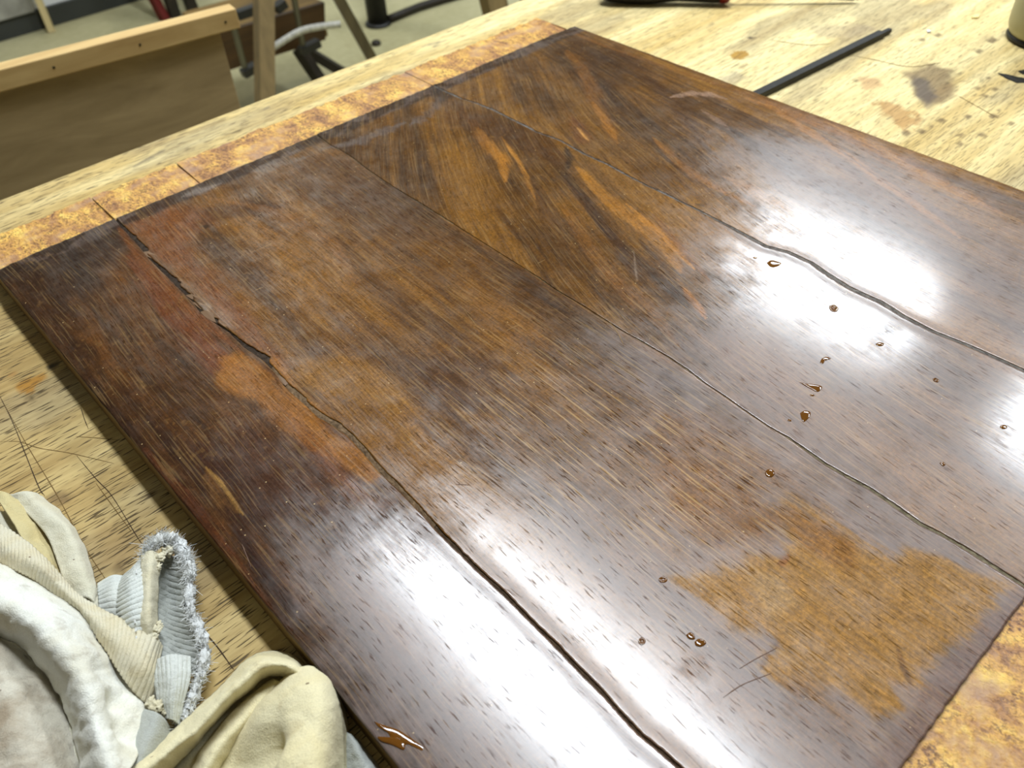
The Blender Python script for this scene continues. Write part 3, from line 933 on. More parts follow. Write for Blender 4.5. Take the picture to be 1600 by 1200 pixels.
def core_board(x0, x1, seed, split=None):
    rng = random.Random(seed)
    top = []
    n = 60
    def edge(x, base, amp):
        return base + amp * ((vnoise(np.array([x * 220]), np.array([0.0]), seed)[0] - 0.5) * 1.6 + (vnoise(np.array([x * 900]), np.array([0.0]), seed + 1)[0] - 0.5) * 0.9)
    xs = np.linspace(x0, x1, n)
    ys = np.linspace(FRONT, BACK, 120)
    out = [(x, edge(x, FRONT, 0.0018)) for x in xs]
    jr = lambda y: 0.0004 * (vnoise(np.array([y * 300]), np.array([0.0]), seed + 5)[0] - 0.5)
    out += [(x1 + jr(y) * (y > 0.56), y) for y in ys[1:-1]]
    back = [(x, edge(x, BACK, 0.0022)) for x in xs[::-1]]
    if split is not None:      # a check has opened in the bare end grain
        q = [i for i, b_ in enumerate(back) if b_[0] < split][0]
        back[q:q] = [(split + 0.0012, BACK - 0.0004), (split + 0.0006, BACK - 0.022), (split + 0.0002, YB - 0.004), (split - 0.0002, YB - 0.004), (split - 0.0001, BACK - 0.020), (split - 0.0003, BACK + 0.0003)]
    out += back
    out += [(x0, y) for y in ys[::-1][1:-1]]
    V = [(x, y, ZC + (0.0016 if (y > YB + 0.004 or y < YF - 0.002) else 0.0)) for x, y in out]
    N_ = len(V)
    V += [(x, y, BT + 0.0003) for x, y in out]
    F = [list(range(N_)), list(range(N_, 2 * N_))[::-1]]
    for i in range(N_):
        F.append([(i + 1) % N_, i, N_ + i, N_ + (i + 1) % N_])
    o = mesh_from('core_board', V, F, board, M_core)
    o.data.materials.append(M_coreside)
    for pi_, pl in enumerate(o.data.polygons):
        if pi_ > 1 and abs(pl.normal.x) > 0.8: pl.material_index = 1
    return o


XCL, XCR = XL + 0.0006, 0.5862
GAPJ = 0.0004
core_board(XCL, J1 - GAPJ, 501)
core_board(J1 + GAPJ, J3 - GAPJ, 503, J2)
core_board(J3 + GAPJ, XCR, 504)

# what shows down in the cracks: old glue and dust
def filler(which, c, col, depth, y0, y1, bump_amp, tilt=0.0):
    ys = np.linspace(y0, y1, 420)
    l, r = gap(which, ys)
    xc = cx(c, ys)
    n = 6
    V = []; F = []
    for j in range(n):
        u = j / (n - 1)
        x = xc - l - 0.0003 + (l + r + 0.0006) * u
        z = PT - depth - tilt * (1 - u) ** 1.5 + warp(x, ys) + bump_amp * (vnoise(ys * 900, np.full_like(ys, j * 1.7), 81) - 0.5)
        V.append(np.stack([x, ys, z], 1))
    V = np.stack(V, 1).reshape(-1, 3)
    for i in range(len(ys) - 1):
        for j in range(n - 1):
            a = i * n + j
            F.append((a, a + 1, a + n + 1, a + n))
    m_ = plain('crack_dust_' + which.lower(), col, 0.85, 0.15, nscale=350, namp=0.45, bump=0.0004)
    return mesh_from('crack_filler', V, F, board, m_)


YM = 0.355
filler('A', cA, (64, 53, 44), 0.0006, YM, YB - 0.001, 0.0004, 0.0012)
filler('A', cA, (122, 100, 76), 0.0003, 0.205, YM, 0.0004, 0.0016)
filler('A', cA, (84, 68, 52), 0.0007, YF + 0.001, 0.205, 0.0004, 0.0014)
filler('B', cB, (124, 114, 92), 0.0003, YF + 0.001, YB - 0.001, 0.0005, 0.0006)
filler('C', cC, (116, 110, 104), 0.0002, YF + 0.001, YB - 0.001, 0.0005, 0.0012)

# splinters of veneer lifting at the left crack
M_splinter = plain('raised_splinter', (120, 92, 66), 0.5, 0.4)
def splinter(px, lift):
    P = [at_z(a, b_, PT + 0.0002) for a, b_ in px]
    P = [np.array([p[0], p[1], PT + 0.0002 + h * 0.001]) for p, h in zip(P, lift)]
    n = len(P)
    V = P + [p - np.array([0, 0, 0.0006]) for p in P]
    F = [list(range(n))[::-1], list(range(n, 2 * n))] + [[i, (i + 1) % n, n + (i + 1) % n, n + i] for i in range(n)]
    return mesh_from('splinter', V, F, board, M_splinter)
splinter([(313, 489), (322, 487), (333, 492), (338, 505), (326, 500)], [0.6, 1.3, 1.2, 0.4, 0.3])
splinter([(290, 462), (300, 461), (322, 471), (300, 468)], [0.3, 0.9, 0.5, 0.2])
splinter([(300, 473), (312, 474), (332, 482), (314, 484)], [0.4, 0.9, 0.4, 0.3])
splinter([(218, 395), (232, 394), (246, 400), (236, 404)], [0.3, 0.8, 0.4, 0.2])
splinter([(424, 586), (436, 588), (452, 598), (446, 603)], [0.4, 0.9, 0.5, 0.2])

# scratches and hairs on the varnish
M_scr = plain('pale_scratch', (150, 118, 70), 0.6, 0.3)
M_scr2 = plain('dark_hair_scratch', (112, 86, 72), 0.6, 0.3)
pale_lines = [[(392, 395), (410, 388), (426, 380)], [(398, 455), (413, 449)], [(600, 425), (620, 418), (638, 412)], [(785, 520), (800, 513), (812, 508)],
              [(725, 485), (735, 497), (745, 510)], [(945, 560), (980, 580), (1015, 605)], [(770, 428), (790, 440)], [(1112, 316), (1130, 307), (1152, 298)],
              [(840, 412), (852, 406)], [(950, 500), (965, 520), (975, 540)], [(440, 300), (455, 318)], [(500, 250), (520, 262)], [(1038, 235), (1060, 258)]]
dark_lines = [[(712, 758), (720, 758), (733, 759)], [(1155, 1045), (1180, 1030), (1214, 1012)], [(1130, 1090), (1160, 1070), (1205, 1052)], [(310, 385), (330, 400)], [(378, 850), (392, 885)]]
def on_board(x, y):
    return PT + 0.00012 + float(warp(np.array([x]), np.array([y]))[0])
for ln in pale_lines: ribbons('scratch', [ln], 0.35, PT, M_scr, board, zf=on_board)
for ln in dark_lines: ribbons('scratch', [ln], 0.40, PT, M_scr2, board, zf=on_board)

# ------------------------------------------------------------------ drops of finish on the board
M_drop, nt, b = new_mat('amber_finish_drop')
b.inputs['Base Color'].default_value = (*lin((100, 60, 14)), 1)
b.inputs['Roughness'].default_value = 0.06
b.inputs['Specular IOR Level'].default_value = 0.5


def drop(px, hmm, label, group='drops of finish on the board', name='liquid_drop', hole=None):
    """a low lens of liquid with the traced outline as its footprint; `hole` leaves a ring"""
    P = np.array([at_z(a, b_, PT)[:2] for a, b_ in px])
    n = 36 if len(px) < 12 else 120
    loop = spline(np.concatenate([P, P[:1]]), n + 1)[:-1]
    c = loop.mean(0)
    bz = PT + float(warp(np.array([c[0]]), np.array([c[1]]))[0])
    V = []; F = []
    prof = [(1.0, -0.0002), (0.97, 0.25), (0.88, 0.55), (0.70, 0.82), (0.42, 0.97), (0.12, 1.0)]
    if hole: prof = [(1.0, -0.0002), (0.97, 0.4), (0.88, 0.8), (0.76, 1.0), (0.62, 0.8), (0.52, 0.35), (0.48, 0.05)]
    for s_, h in prof:
        for q in loop:
            V.append((c[0] + (q[0] - c[0]) * s_, c[1] + (q[1] - c[1]) * s_, bz + max(h, 0) * hmm * 0.001))
    for r in range(len(prof) - 1):
        for i in range(n):
            F.append((r * n + i, r * n + (i + 1) % n, (r + 1) * n + (i + 1) % n, (r + 1) * n + i))
    F.append([(len(prof) - 1) * n + i for i in range(n)])
    F.append([i for i in range(n)][::-1])
    o = mesh_from(name, V, F, None, M_drop, True)
    tag(o, label, 'drop', group)
    return o


def oval(x, y, rx, ry, n=8, rot=0.0):
    return [(x + rx * math.cos(a) * math.cos(rot) - ry * math.sin(a) * math.sin(rot), y + rx * math.cos(a) * math.sin(rot) + ry * math.sin(a) * math.cos(rot)) for a in [2 * PI * q / n for q in range(n)]]


drop([(1198, 410), (1204, 406), (1213, 407), (1221, 411), (1214, 416), (1204, 417)], 0.35, 'dark liquid drop just below the start of the wide right-hand crack')
drop(oval(1180, 402, 3.5, 1.6), 0.2, 'tiny dark liquid dot up the board from the dark drop beside the right-hand crack')
drop([(1296, 477), (1303, 475), (1310, 480), (1308, 486), (1300, 486), (1296, 482)], 0.35, 'small ring-shaped amber drop in the bright glare, nearest below the right-hand crack', hole=True)
drop([(1281, 567), (1284, 560), (1292, 557), (1298, 560), (1290, 563), (1286, 568)], 0.35, 'curved comma-shaped amber drop between the ring-shaped drop and the long drop')
drop([(1249, 597), (1262, 599), (1282, 602), (1284, 607), (1277, 612), (1264, 606)], 0.45, 'long pointed amber drop, largest of those in the right glare')
drop([(1250, 645), (1257, 641), (1266, 643), (1265, 651), (1256, 659), (1252, 653)], 0.4, 'ragged three-cornered amber drop closest above the middle crack')
drop(oval(1234, 656, 3.4, 2.2), 0.25, 'tiny round brown drop just left of the ragged three-cornered drop')
drop(oval(1269, 617, 4, 1.8), 0.2, 'tiny dark drop directly under the long pointed drop')
drop([(1195, 738), (1199, 733), (1207, 733), (1211, 739), (1206, 745), (1198, 744)], 0.5, 'round amber drop on its own below the middle crack')
drop([(1368, 537), (1374, 534), (1381, 536), (1379, 540), (1371, 540)], 0.4, 'small half-dark drop in the glare beside the wide right-hand crack')
drop([(1457, 591), (1463, 590), (1468, 594), (1465, 597), (1459, 595)], 0.35, 'tiny oval ring-like drop far out on the right part of the board', hole=True)
drop([(1468, 723), (1473, 721), (1478, 725), (1473, 728)], 0.4, 'small clear drop at the lower right near the second bright glare')
drop([(1072, 992), (1078, 988), (1084, 991), (1086, 998), (1081, 1000), (1074, 997)], 0.5, 'amber drop in the near middle, left one of a touching pair')
drop([(1085, 1003), (1091, 998), (1100, 1000), (1103, 1006), (1095, 1011), (1087, 1009)], 0.5, 'amber drop in the near middle, right one of a touching pair')
drop(oval(1568, 667, 6, 3.5), 0.3, 'small brown-grey drop at the right edge beside the brightest glare')
drop(oval(1036, 906, 7, 5), 0.25, 'faint clear round drop on the boundary of the worn orange patch', hole=True)
drop(oval(1003, 1002, 6, 6), 0.25, 'faint clear round drop left of the touching amber pair', hole=True)
drop([(584, 1126), (600, 1132), (622, 1139), (640, 1150), (655, 1160), (665, 1168), (662, 1174), (648, 1166), (634, 1163), (630, 1171), (612, 1163), (595, 1157), (590, 1150), (608, 1152), (604, 1143), (590, 1134)], 0.45,
     'long dark brown runny puddle at the near left edge of the board', name='liquid_puddle', group=None)

# ------------------------------------------------------------------ rags
def cloth_mat(name, base, stain, dirt, amt=0.5):
    mt, nt, b = new_mat(name)
    k = N(nt)
    o = k.obj()
    n1 = k.noise(k.mapping(o, (1, 1, 1)), 42, 4, 0.6, 0.4)
    n2 = k.noise(k.mapping(o, (1, 1, 1), loc=(3, 3, 3)), 75, 4, 0.6, 0.6)
    n3 = k.noise(o, 1700, 3)
    c = k.mix(k.ramp(n1, [(0.42, 0.0), (0.68, amt)]), lin(base), lin(stain))
    c = k.mix(k.ramp(n2, [(0.60, 0.0), (0.74, amt)]), c, lin(dirt))
    vor = k.n('ShaderNodeTexVoronoi', feature='F1'); k.l(o, vor.inputs['Vector']); vor.inputs['Scale'].default_value = 120
    sep = k.n('ShaderNodeSeparateXYZ'); k.l(vor.outputs['Color'], sep.inputs[0])
    sp = k.math('MULTIPLY', k.math('LESS_THAN', vor.outputs['Distance'], 0.09), k.math('GREATER_THAN', sep.outputs[1], 0.74))
    c = k.mix(k.math('MULTIPLY', sp, 0.75), c, lin((92, 62, 40)))
    c = k.mix(1.0, c, k.ramp(n3, [(0.3, 0.88), (0.7, 1.04)]), 'MULTIPLY')
    k.l(c, b.inputs['Base Color'])
    b.inputs['Roughness'].default_value = 0.95
    b.inputs['Specular IOR Level'].default_value = 0.1
    b.inputs['Sheen Weight'].default_value = 0.15
    n4 = k.noise(o, 520, 4, 0.65)
    k.l(k.bump(k.math('ADD', n3, n4), 0.6, 0.0007), b.inputs['Normal'])
    return mt


M_white = cloth_mat('white_cotton', (236, 236, 228), (206, 198, 170), (160, 146, 122), 0.55)
M_dirty = cloth_mat('dirty_cotton', (206, 200, 184), (158, 142, 120), (100, 80, 64), 0.95)
M_yellow = cloth_mat('yellowed_cotton', (206, 192, 144), (196, 172, 112), (130, 106, 60), 0.7)
M_strip = cloth_mat('off_white_cotton', (214, 210, 190), (208, 198, 164), (170, 158, 128), 0.4)
M_rib = cloth_mat('ribbed_cotton', (216, 210, 188), (206, 190, 146), (170, 154, 116), 0.6)
M_ribw = cloth_mat('white_ribbed_cotton', (212, 216, 212), (200, 200, 188), (150, 150, 146), 0.4)
M_seam = cloth_mat('beige_seam', (218, 212, 188), (196, 184, 146), (130, 118, 90), 0.5)
M_grey = cloth_mat('greyed_cotton', (180, 184, 180), (160, 160, 150), (110, 112, 112), 0.5)
M_fray = cloth_mat('frayed_lint', (224, 226, 226), (206, 204, 194), (150, 150, 150), 0.4)
M_cream = cloth_mat('cream_cotton', (228, 218, 180), (222, 206, 154), (190, 170, 124), 0.5)


def sheet(name, rows, mat, parent, nu=60, nv=28, ribs=None, noise=0.0008, dents=(), thick=0.0009, seed=0):
    """a fold of cloth lofted through rows of (pixel x, pixel y, height in mm above the bench)"""
    G = np.array([[at_z(a, b_, BT + h * 0.001) for a, b_, h in r] for r in rows])
    G = spline(G, nu)
    G = np.swapaxes(spline(np.swapaxes(G, 0, 1), nv), 0, 1)
    du = np.gradient(G, axis=0); dv = np.gradient(G, axis=1)
    nrm = np.cross(du, dv)
    nrm /= np.maximum(np.linalg.norm(nrm, axis=2, keepdims=True), 1e-12)
    if nrm[..., 2].mean() < 0: nrm = -nrm
    X, Y, Z = G[..., 0], G[..., 1], G[..., 2]
    d = noise * 2 * (fbm(X * 110 + seed, Y * 110 + Z * 60, 700 + seed, 3) - 0.5)
    d = d + noise * 0.7 * (fbm(X * 420, Y * 420 + Z * 200, 720 + seed, 2) - 0.5)
    if ribs is not None:
        count, axis, amp, skew = ribs
        uu, vv = np.meshgrid(np.linspace(0, 1, nu), np.linspace(0, 1, nv), indexing='ij')
        if axis == 'u':
            s = np.concatenate([[0], np.cumsum(np.linalg.norm(np.diff(G.mean(1), axis=0), axis=1))]); s = (s / s[-1])[:, None] + skew * (vv - 0.5)
        else:
            s = vv + skew * (uu - 0.5)
        d = d + amp * (np.abs(np.sin(PI * count * s)) ** 0.6 - 0.7)
    for (a, b_, h, rad, dep) in dents:
        c = at_z(a, b_, BT + h * 0.001)
        d = d - dep * 0.001 * np.exp(-((X - c[0]) ** 2 + (Y - c[1]) ** 2 + (Z - c[2]) ** 2) / (rad * 0.001) ** 2)
    G = G + nrm * d[..., None]
    G[..., 2] = np.maximum(G[..., 2], BT + 0.0016)
    vid = np.arange(nu * nv).reshape(nu, nv)
    f = np.stack([vid[:-1, :-1], vid[:-1, 1:], vid[1:, 1:], vid[1:, :-1]], -1).reshape(-1, 4)
    o = mesh_from(name, G.reshape(-1, 3), f.tolist(), parent, mat, True)
    md = o.modifiers.new('thickness', 'SOLIDIFY')
    md.thickness = thick
    md.offset = 0
    return o


p0 = at_z(110, 1000, BT)
rag = empty('cotton_rag', (p0[0], p0[1], BT), 'crumpled white cotton rag with ribbed bands and a frayed cuff, lying left of the board', 'rag')
# what lies underneath, filling the inside of the heap
sheet('cloth', [[(-60, 820, 2), (0, 800, 6), (40, 810, 3)], [(-60, 900, 3), (20, 880, 10), (100, 900, 3)], [(-60, 1000, 3), (60, 980, 11), (185, 950, 3)], [(-60, 1100, 3), (90, 1080, 11), (240, 1060, 3)], [(-60, 1210, 3), (90, 1190, 11), (238, 1170, 3)], [(-60, 1300, 3), (90, 1290, 10), (200, 1270, 3)]], M_strip, rag, 50, 40)
sheet('collar_strip', [[(12, 774, 5), (40, 769, 8), (66, 776, 2)], [(40, 800, 8), (70, 795, 10), (96, 803, 2)], [(72, 835, 9), (104, 826, 11), (126, 842, 2)], [(86, 868, 10), (118, 862, 11), (142, 886, 2)], [(98, 902, 10), (130, 898, 10), (153, 925, 2)], [(112, 935, 7), (138, 935, 7), (156, 958, 1.5)]], M_strip, rag, 60, 24, seed=1)
sheet('stained_fold', [[(-14, 764, 9), (6, 770, 11), (30, 783, 7)], [(4, 792, 13), (26, 800, 12), (55, 815, 6)], [(30, 832, 15), (55, 840, 10), (82, 852, 5)], [(58, 872, 15), (80, 882, 9), (100, 894, 5)], [(88, 920, 14), (106, 926, 8), (128, 938, 4)]], M_yellow, rag, 50, 20, seed=2, dents=[(55, 840, 10, 4, 2)])
sheet('ribbed_band', [[(-14, 808, 22), (-9, 845, 26), (-5, 876, 22)], [(25, 835, 22), (25, 862, 27), (28, 893, 23)], [(55, 857, 22), (60, 882, 27), (58, 908, 22)], [(92, 897, 20), (95, 915, 25), (95, 935, 20)], [(120, 928, 18), (125, 945, 23), (130, 964, 18)], [(155, 950, 18), (160, 978, 22), (160, 1008, 18)], [(200, 972, 18), (195, 1010, 22), (186, 1050, 18)], [(238, 993, 17), (225, 1040, 20), (210, 1082, 15)], [(252, 1010, 9), (245, 1062, 11), (235, 1108, 7)]],
      M_rib, rag, 420, 22, ribs=(46, 'u', 0.0007, 0.015), noise=0.0005, seed=3)
sheet('body_fold', [[(-28, 866, 20), (-20, 905, 36), (-20, 945, 38), (-25, 985, 22)], [(15, 884, 20), (18, 920, 36), (15, 960, 38), (5, 995, 20)], [(55, 906, 20), (60, 945, 35), (50, 985, 37), (40, 1015, 18)], [(95, 933, 18), (100, 975, 34), (85, 1020, 36), (75, 1058, 15)], [(130, 962, 16), (135, 1010, 32), (115, 1060, 35), (101, 1100, 14)], [(160, 1008, 14), (160, 1055, 29), (135, 1105, 34), (116, 1145, 13)], [(188, 1050, 13), (178, 1100, 22), (150, 1150, 33), (124, 1200, 13)], [(212, 1084, 13), (195, 1140, 20), (165, 1190, 32), (128, 1240, 13)], [(235, 1112, 9), (215, 1180, 18), (180, 1230, 30), (132, 1290, 13)]],
      M_white, rag, 110, 60, noise=0.0012, seed=4, dents=[(168, 1100, 22, 5, 5), (185, 1150, 20, 6, 5), (120, 1000, 30, 7, 2), (150, 1050, 28, 6, 3)])
sheet('stained_panel', [[(-34, 990, 24), (-10, 992, 23), (14, 1002, 12)], [(-30, 1050, 27), (10, 1045, 26), (50, 1034, 11)], [(-30, 1100, 29), (25, 1090, 28), (87, 1076, 11)], [(-30, 1150, 29), (40, 1140, 28), (110, 1128, 10)], [(-30, 1210, 28), (50, 1200, 27), (124, 1198, 10)], [(-30, 1290, 25), (55, 1280, 25), (128, 1290, 10)]], M_dirty, rag, 70, 50, noise=0.0012, seed=5)
sheet('lower_fold', [[(226, 1108, 12), (248, 1116, 15), (266, 1140, 4)], [(208, 1145, 12), (232, 1158, 17), (258, 1178, 4)], [(186, 1195, 12), (212, 1205, 17), (240, 1218, 4)], [(160, 1260, 12), (190, 1262, 16), (220, 1270, 4)]], M_grey, rag, 40, 24, seed=6)
cuff = sheet('cuff', [[(192, 902, 6), (209, 885, 15), (229, 866, 18)], [(178, 922, 7), (202, 908, 20), (228, 895, 20)], [(172, 948, 8), (200, 936, 22), (227, 930, 21)], [(176, 976, 8), (202, 966, 21), (227, 965, 20)], [(184, 1004, 6), (205, 994, 17), (228, 994, 17)]], M_ribw, rag, 200, 26, ribs=(15, 'u', 0.0006, 0.10), noise=0.0004, seed=7)
sheet('cuff_tail', [[(153, 912, 2), (176, 899, 5), (198, 901, 6)], [(155, 938, 8), (178, 932, 14), (198, 934, 12)], [(158, 968, 11), (182, 972, 13), (204, 988, 11)]], M_ribw, rag, 120, 24, ribs=(9, 'u', 0.0005, 0.05), noise=0.0004, seed=8)
sheet('seam', [[(222, 866, 18), (236, 862, 20.5), (252, 868, 16)], [(221, 900, 20.5), (234, 900, 22), (248, 905, 15)], [(220, 935, 21), (233, 938, 22), (246, 945, 13)], [(221, 970, 20), (233, 972, 21), (246, 978, 12)], [(222, 998, 16), (234, 998, 17), (247, 1000, 10)]], M_seam, rag, 70, 16, noise=0.0009, seed=9)
sheet('cuff_lining', [[(238, 872, 14), (262, 868, 12), (290, 874, 15)], [(240, 905, 11), (265, 908, 6), (294, 912, 13)], [(240, 940, 9), (265, 948, 4), (298, 952, 12)], [(240, 978, 8), (270, 985, 4), (304, 990, 11)], [(240, 1002, 9), (275, 1015, 5), (312, 1022, 11)], [(240, 1032, 9), (275, 1045, 6), (315, 1058, 10)]], M_grey, rag, 200, 30, ribs=(20, 'u', 0.0005, -0.05), noise=0.0012, seed=10)
sheet('cuff_flap', [[(238, 1036, 11), (265, 1024, 17), (297, 1026, 13)], [(240, 1060, 12), (268, 1056, 18), (296, 1060, 12)], [(246, 1090, 10), (268, 1090, 15), (288, 1095, 9)], [(252, 1122, 7), (268, 1124, 10), (280, 1134, 4)]], M_ribw, rag, 60, 140, ribs=(9, 'v', 0.0006, 0.1), noise=0.0005, seed=11)
bm = bmesh.new()
path = [(228, 868, 18), (243, 850, 19), (262, 843, 18), (280, 856, 16), (294, 880, 15), (297, 912, 14), (295, 940, 13), (301, 965, 13), (313, 990, 12), (319, 1020, 11), (315, 1050, 9), (304, 1080, 7), (293, 1108, 5), (280, 1135, 3.5)]
pp = spline([at_z(a, b_, BT + h * 0.001) for a, b_, h in path], 150)
add_tube(bm, pp, [0.0012 + 0.0016 * float(vnoise(np.array([q * 0.23]), np.array([1.0]), 33)[0]) + 0.0010 * math.exp(-((q - 28) / 14) ** 2) for q in range(150)], 16)
for v in bm.verts:
    c = v.co
    nz = float(fbm(np.array([c.x * 1500]), np.array([c.y * 1500 + c.z * 1100]), 801, 3)[0]) - 0.5
    n2_ = float(fbm(np.array([c.x * 1500 + 40]), np.array([c.y * 1500 - c.z * 1100]), 803, 3)[0]) - 0.5
    v.co += Vector((nz, n2_, nz)) * 0.0046
bm_obj('frayed_hem', bm, rag, M_fray, True)
# the loose threads along the frayed hem: nobody could count them
bm = bmesh.new()
rr = random.Random(5)
for q in range(2600):
    i = rr.randrange(0, 150)
    if rr.random() < 0.45: i = rr.randrange(0, 55)
    c = Vector(pp[i]) + Vector((rr.uniform(-1, 1), rr.uniform(-1, 1), rr.uniform(-0.3, 0.8))) * 0.0022
    dvec = Vector((rr.gauss(0, 1), rr.gauss(0, 1), abs(rr.gauss(0.2, 0.7)))).normalized()
    L = rr.uniform(0.0008, 0.0030)
    bend = Vector((rr.gauss(0, 1), rr.gauss(0, 1), rr.gauss(0, 1))) * 0.0007
    pts = [c, c + dvec * L * 0.5 + bend, c + dvec * L + bend * 2.2]
    pts = [Vector((t.x, t.y, max(t.z, BT + 0.002))) for t in pts]
    add_tube(bm, pts, [0.00015, 0.00013, 0.00007], 3)
o = bm_obj('loose_threads', bm, rag, M_fray)
o['kind'] = 'stuff'
bm = bmesh.new()
for ti, (a, b_, h, r) in enumerate([(246, 1105, 12, 2.6), (236, 1098, 12, 2.0), (258, 1110, 10, 2.4), (243, 985, 16, 2.2), (248, 978, 14, 1.8), (238, 996, 16, 2.2), (250, 872, 18, 2.4), (262, 862, 17, 2.6), (246, 886, 17, 2.0)]):
    bm = bmesh.new()
    c = at_z(a, b_, BT + h * 0.001)
    rs = bmesh.ops.create_icosphere(bm, subdivisions=4, radius=r * 0.001)
    for v in rs['verts']:
        nz = float(fbm(np.array([v.co.x * 1300 + a]), np.array([v.co.y * 1300 + v.co.z * 900]), 811, 4)[0])
        v.co = Vector((v.co.x, v.co.y, v.co.z * 0.7)) * (0.2 + 1.7 * nz) + Vector(c)
    bm_obj('lint_tuft', bm, rag, M_seam, True)
# row of stitches along the cuff
bm = bmesh.new()
for j in range(9):
    t = j / 8
    a = at_z(213 - 3 * math.sin(t * PI), 890 + 104 * t, BT + 0.0225 - 0.003 * abs(t - 0.45))
    b2 = at_z(213 - 3 * math.sin(t * PI), 896 + 104 * t, BT + 0.0225 - 0.003 * abs(t - 0.45))
    add_tube(bm, [a, b2], 0.00035, 5)
bm_obj('stitching', bm, rag, M_fray)

p0 = at_z(430, 1150, BT)
rag2 = empty('cotton_rag', (p0[0], p0[1], BT), 'cream yellowed cotton rag rolled into a soft loop, against the near edge of the board', 'rag')
sheet('rolled_edge', [[(150, 1240, 5), (180, 1238, 22), (215, 1245, 10)], [(200, 1197, 4), (228, 1200, 24), (262, 1205, 10)], [(247, 1160, 4), (272, 1166, 25), (303, 1166, 10)], [(284, 1130, 4), (306, 1140, 26), (334, 1130, 10)], [(340, 1077, 3), (348, 1092, 27), (364, 1098, 11)], [(369, 1047, 3), (380, 1062, 27), (390, 1076, 11)], [(394, 1026, 3), (404, 1042, 26), (416, 1056, 11)], [(422, 1018, 3), (427, 1036, 25), (434, 1056, 10)], [(454, 1024, 3), (452, 1040, 24), (450, 1060, 10)], [(482, 1044, 4), (474, 1056, 21), (464, 1072, 9)]], M_cream, rag2, 120, 30, noise=0.0009, seed=21)
sheet('inner_fold', [[(285, 1240, 8), (305, 1245, 19), (330, 1255, 6)], [(300, 1198, 9), (320, 1202, 19), (342, 1212, 6)], [(322, 1160, 9), (342, 1166, 19), (368, 1178, 6)], [(354, 1122, 9), (374, 1130, 18), (398, 1140, 6)], [(392, 1086, 9), (407, 1093, 16), (428, 1100, 6)], [(425, 1060, 8), (436, 1066, 12), (452, 1074, 5)]], M_cream, rag2, 70, 24, noise=0.0008, seed=22)
sheet('folded_bulge', [[(450, 1056, 9), (464, 1046, 16), (482, 1042, 20), (502, 1047, 15), (516, 1058, 5)], [(424, 1075, 8), (452, 1068, 26), (485, 1065, 32), (513, 1068, 26), (530, 1080, 4)], [(396, 1096, 7), (436, 1095, 31), (485, 1098, 38), (519, 1102, 30), (538, 1112, 3)], [(370, 1127, 6), (416, 1125, 29), (470, 1130, 38), (514, 1134, 34), (543, 1145, 3)], [(345, 1160, 6), (396, 1165, 21), (450, 1160, 37), (507, 1167, 36), (544, 1180, 3)], [(320, 1203, 6), (386, 1200, 15), (450, 1195, 37), (506, 1202, 36), (543, 1220, 3)], [(298, 1250, 6), (378, 1240, 18), (450, 1240, 38), (505, 1245, 36), (540, 1262, 3)], [(280, 1300, 6), (370, 1300, 30), (450, 1300, 36), (505, 1300, 34), (536, 1310, 3)]],
      M_cream, rag2, 100, 90, noise=0.0005, seed=23, dents=[(412, 1180, 30, 8, 9), (470, 1105, 37, 7, 2.5), (500, 1140, 36, 5, 1.5), (445, 1200, 36, 6, -3), (430, 1120, 32, 6, 2)])
sheet('fold_floor', [[(200, 1250, 3), (330, 1250, 9), (500, 1250, 9)], [(260, 1180, 3), (370, 1180, 9), (520, 1190, 9)], [(340, 1100, 3), (420, 1110, 9), (520, 1120, 5)], [(410, 1040, 3), (450, 1060, 7), (500, 1070, 3)]], M_cream, rag2, 30, 30, seed=24)

p0 = at_z(560, 1190, BT)
scrap = empty('cloth_scrap', (p0[0], p0[1], BT), 'small bluish white corner of cloth between the cream rag and the board', 'rag')
sheet('cloth', [[(534, 1138, 3), (548, 1148, 9), (560, 1160, 2.5)], [(538, 1170, 6), (562, 1176, 12), (582, 1186, 3)], [(540, 1205, 6), (575, 1208, 12), (599, 1214, 3)], [(540, 1260, 6), (580, 1262, 12), (618, 1266, 3)]], M_grey, scrap, 40, 30, seed=31)

# ------------------------------------------------------------------ tools and bits on the bench
M_black = plain('black_rubber', (24, 23, 20), 0.45, 0.45, nscale=60, namp=0.2)
M_red = plain('red_plastic', (104, 20, 16), 0.4, 0.4)
M_steel = plain('grey_steel', (120, 116, 104), 0.35, 0.5, metal=0.8)
M_darksteel = plain('dark_steel', (36, 35, 32), 0.5, 0.4, metal=0.5, nscale=120, namp=0.3)

h0 = at_z(935, 9, BT); h1 = at_z(1125, 11, BT); h2 = at_z(1340, 6, BT)
ax = (h1 - h0) / np.linalg.norm(h1 - h0)
a0 = np.array([h0[0], h0[1], BT + 0.0135]); a1 = np.array([h1[0], h1[1], BT + 0.0125])
perp = np.array([-ax[1], ax[0], 0])
if perp[1] < 0: perp = -perp
a0 += perp * 0.010; a1 += perp * 0.008
tip = np.array([h2[0], h2[1], BT + 0.0052]) + perp * 0.002
sd = empty('screwdriver', (a0[0], a0[1], BT), 'screwdriver with fat black handle, red collar and thin steel shank behind the board', 'screwdriver')
bm = bmesh.new()
add_lathe(bm, a0, a1, [(0, 0.006), (0.02, 0.0095), (0.10, 0.0125), (0.25, 0.0134), (0.42, 0.0132), (0.55, 0.0112), (0.66, 0.0098), (0.80, 0.0102), (0.93, 0.0108), (0.99, 0.0106), (1.0, 0.009)], 24)
bm_obj('handle', bm, sd, M_black, True)
d_ = (a1 - a0) / np.linalg.norm(a1 - a0)
bm = bmesh.new()
add_lathe(bm, a1 - d_ * 0.001, a1 + d_ * 0.010, [(0, 0.0104), (0.2, 0.0112), (0.75, 0.0108), (1.0, 0.0075)], 24)
bm_obj('collar', bm, sd, M_red, True)
bm = bmesh.new()
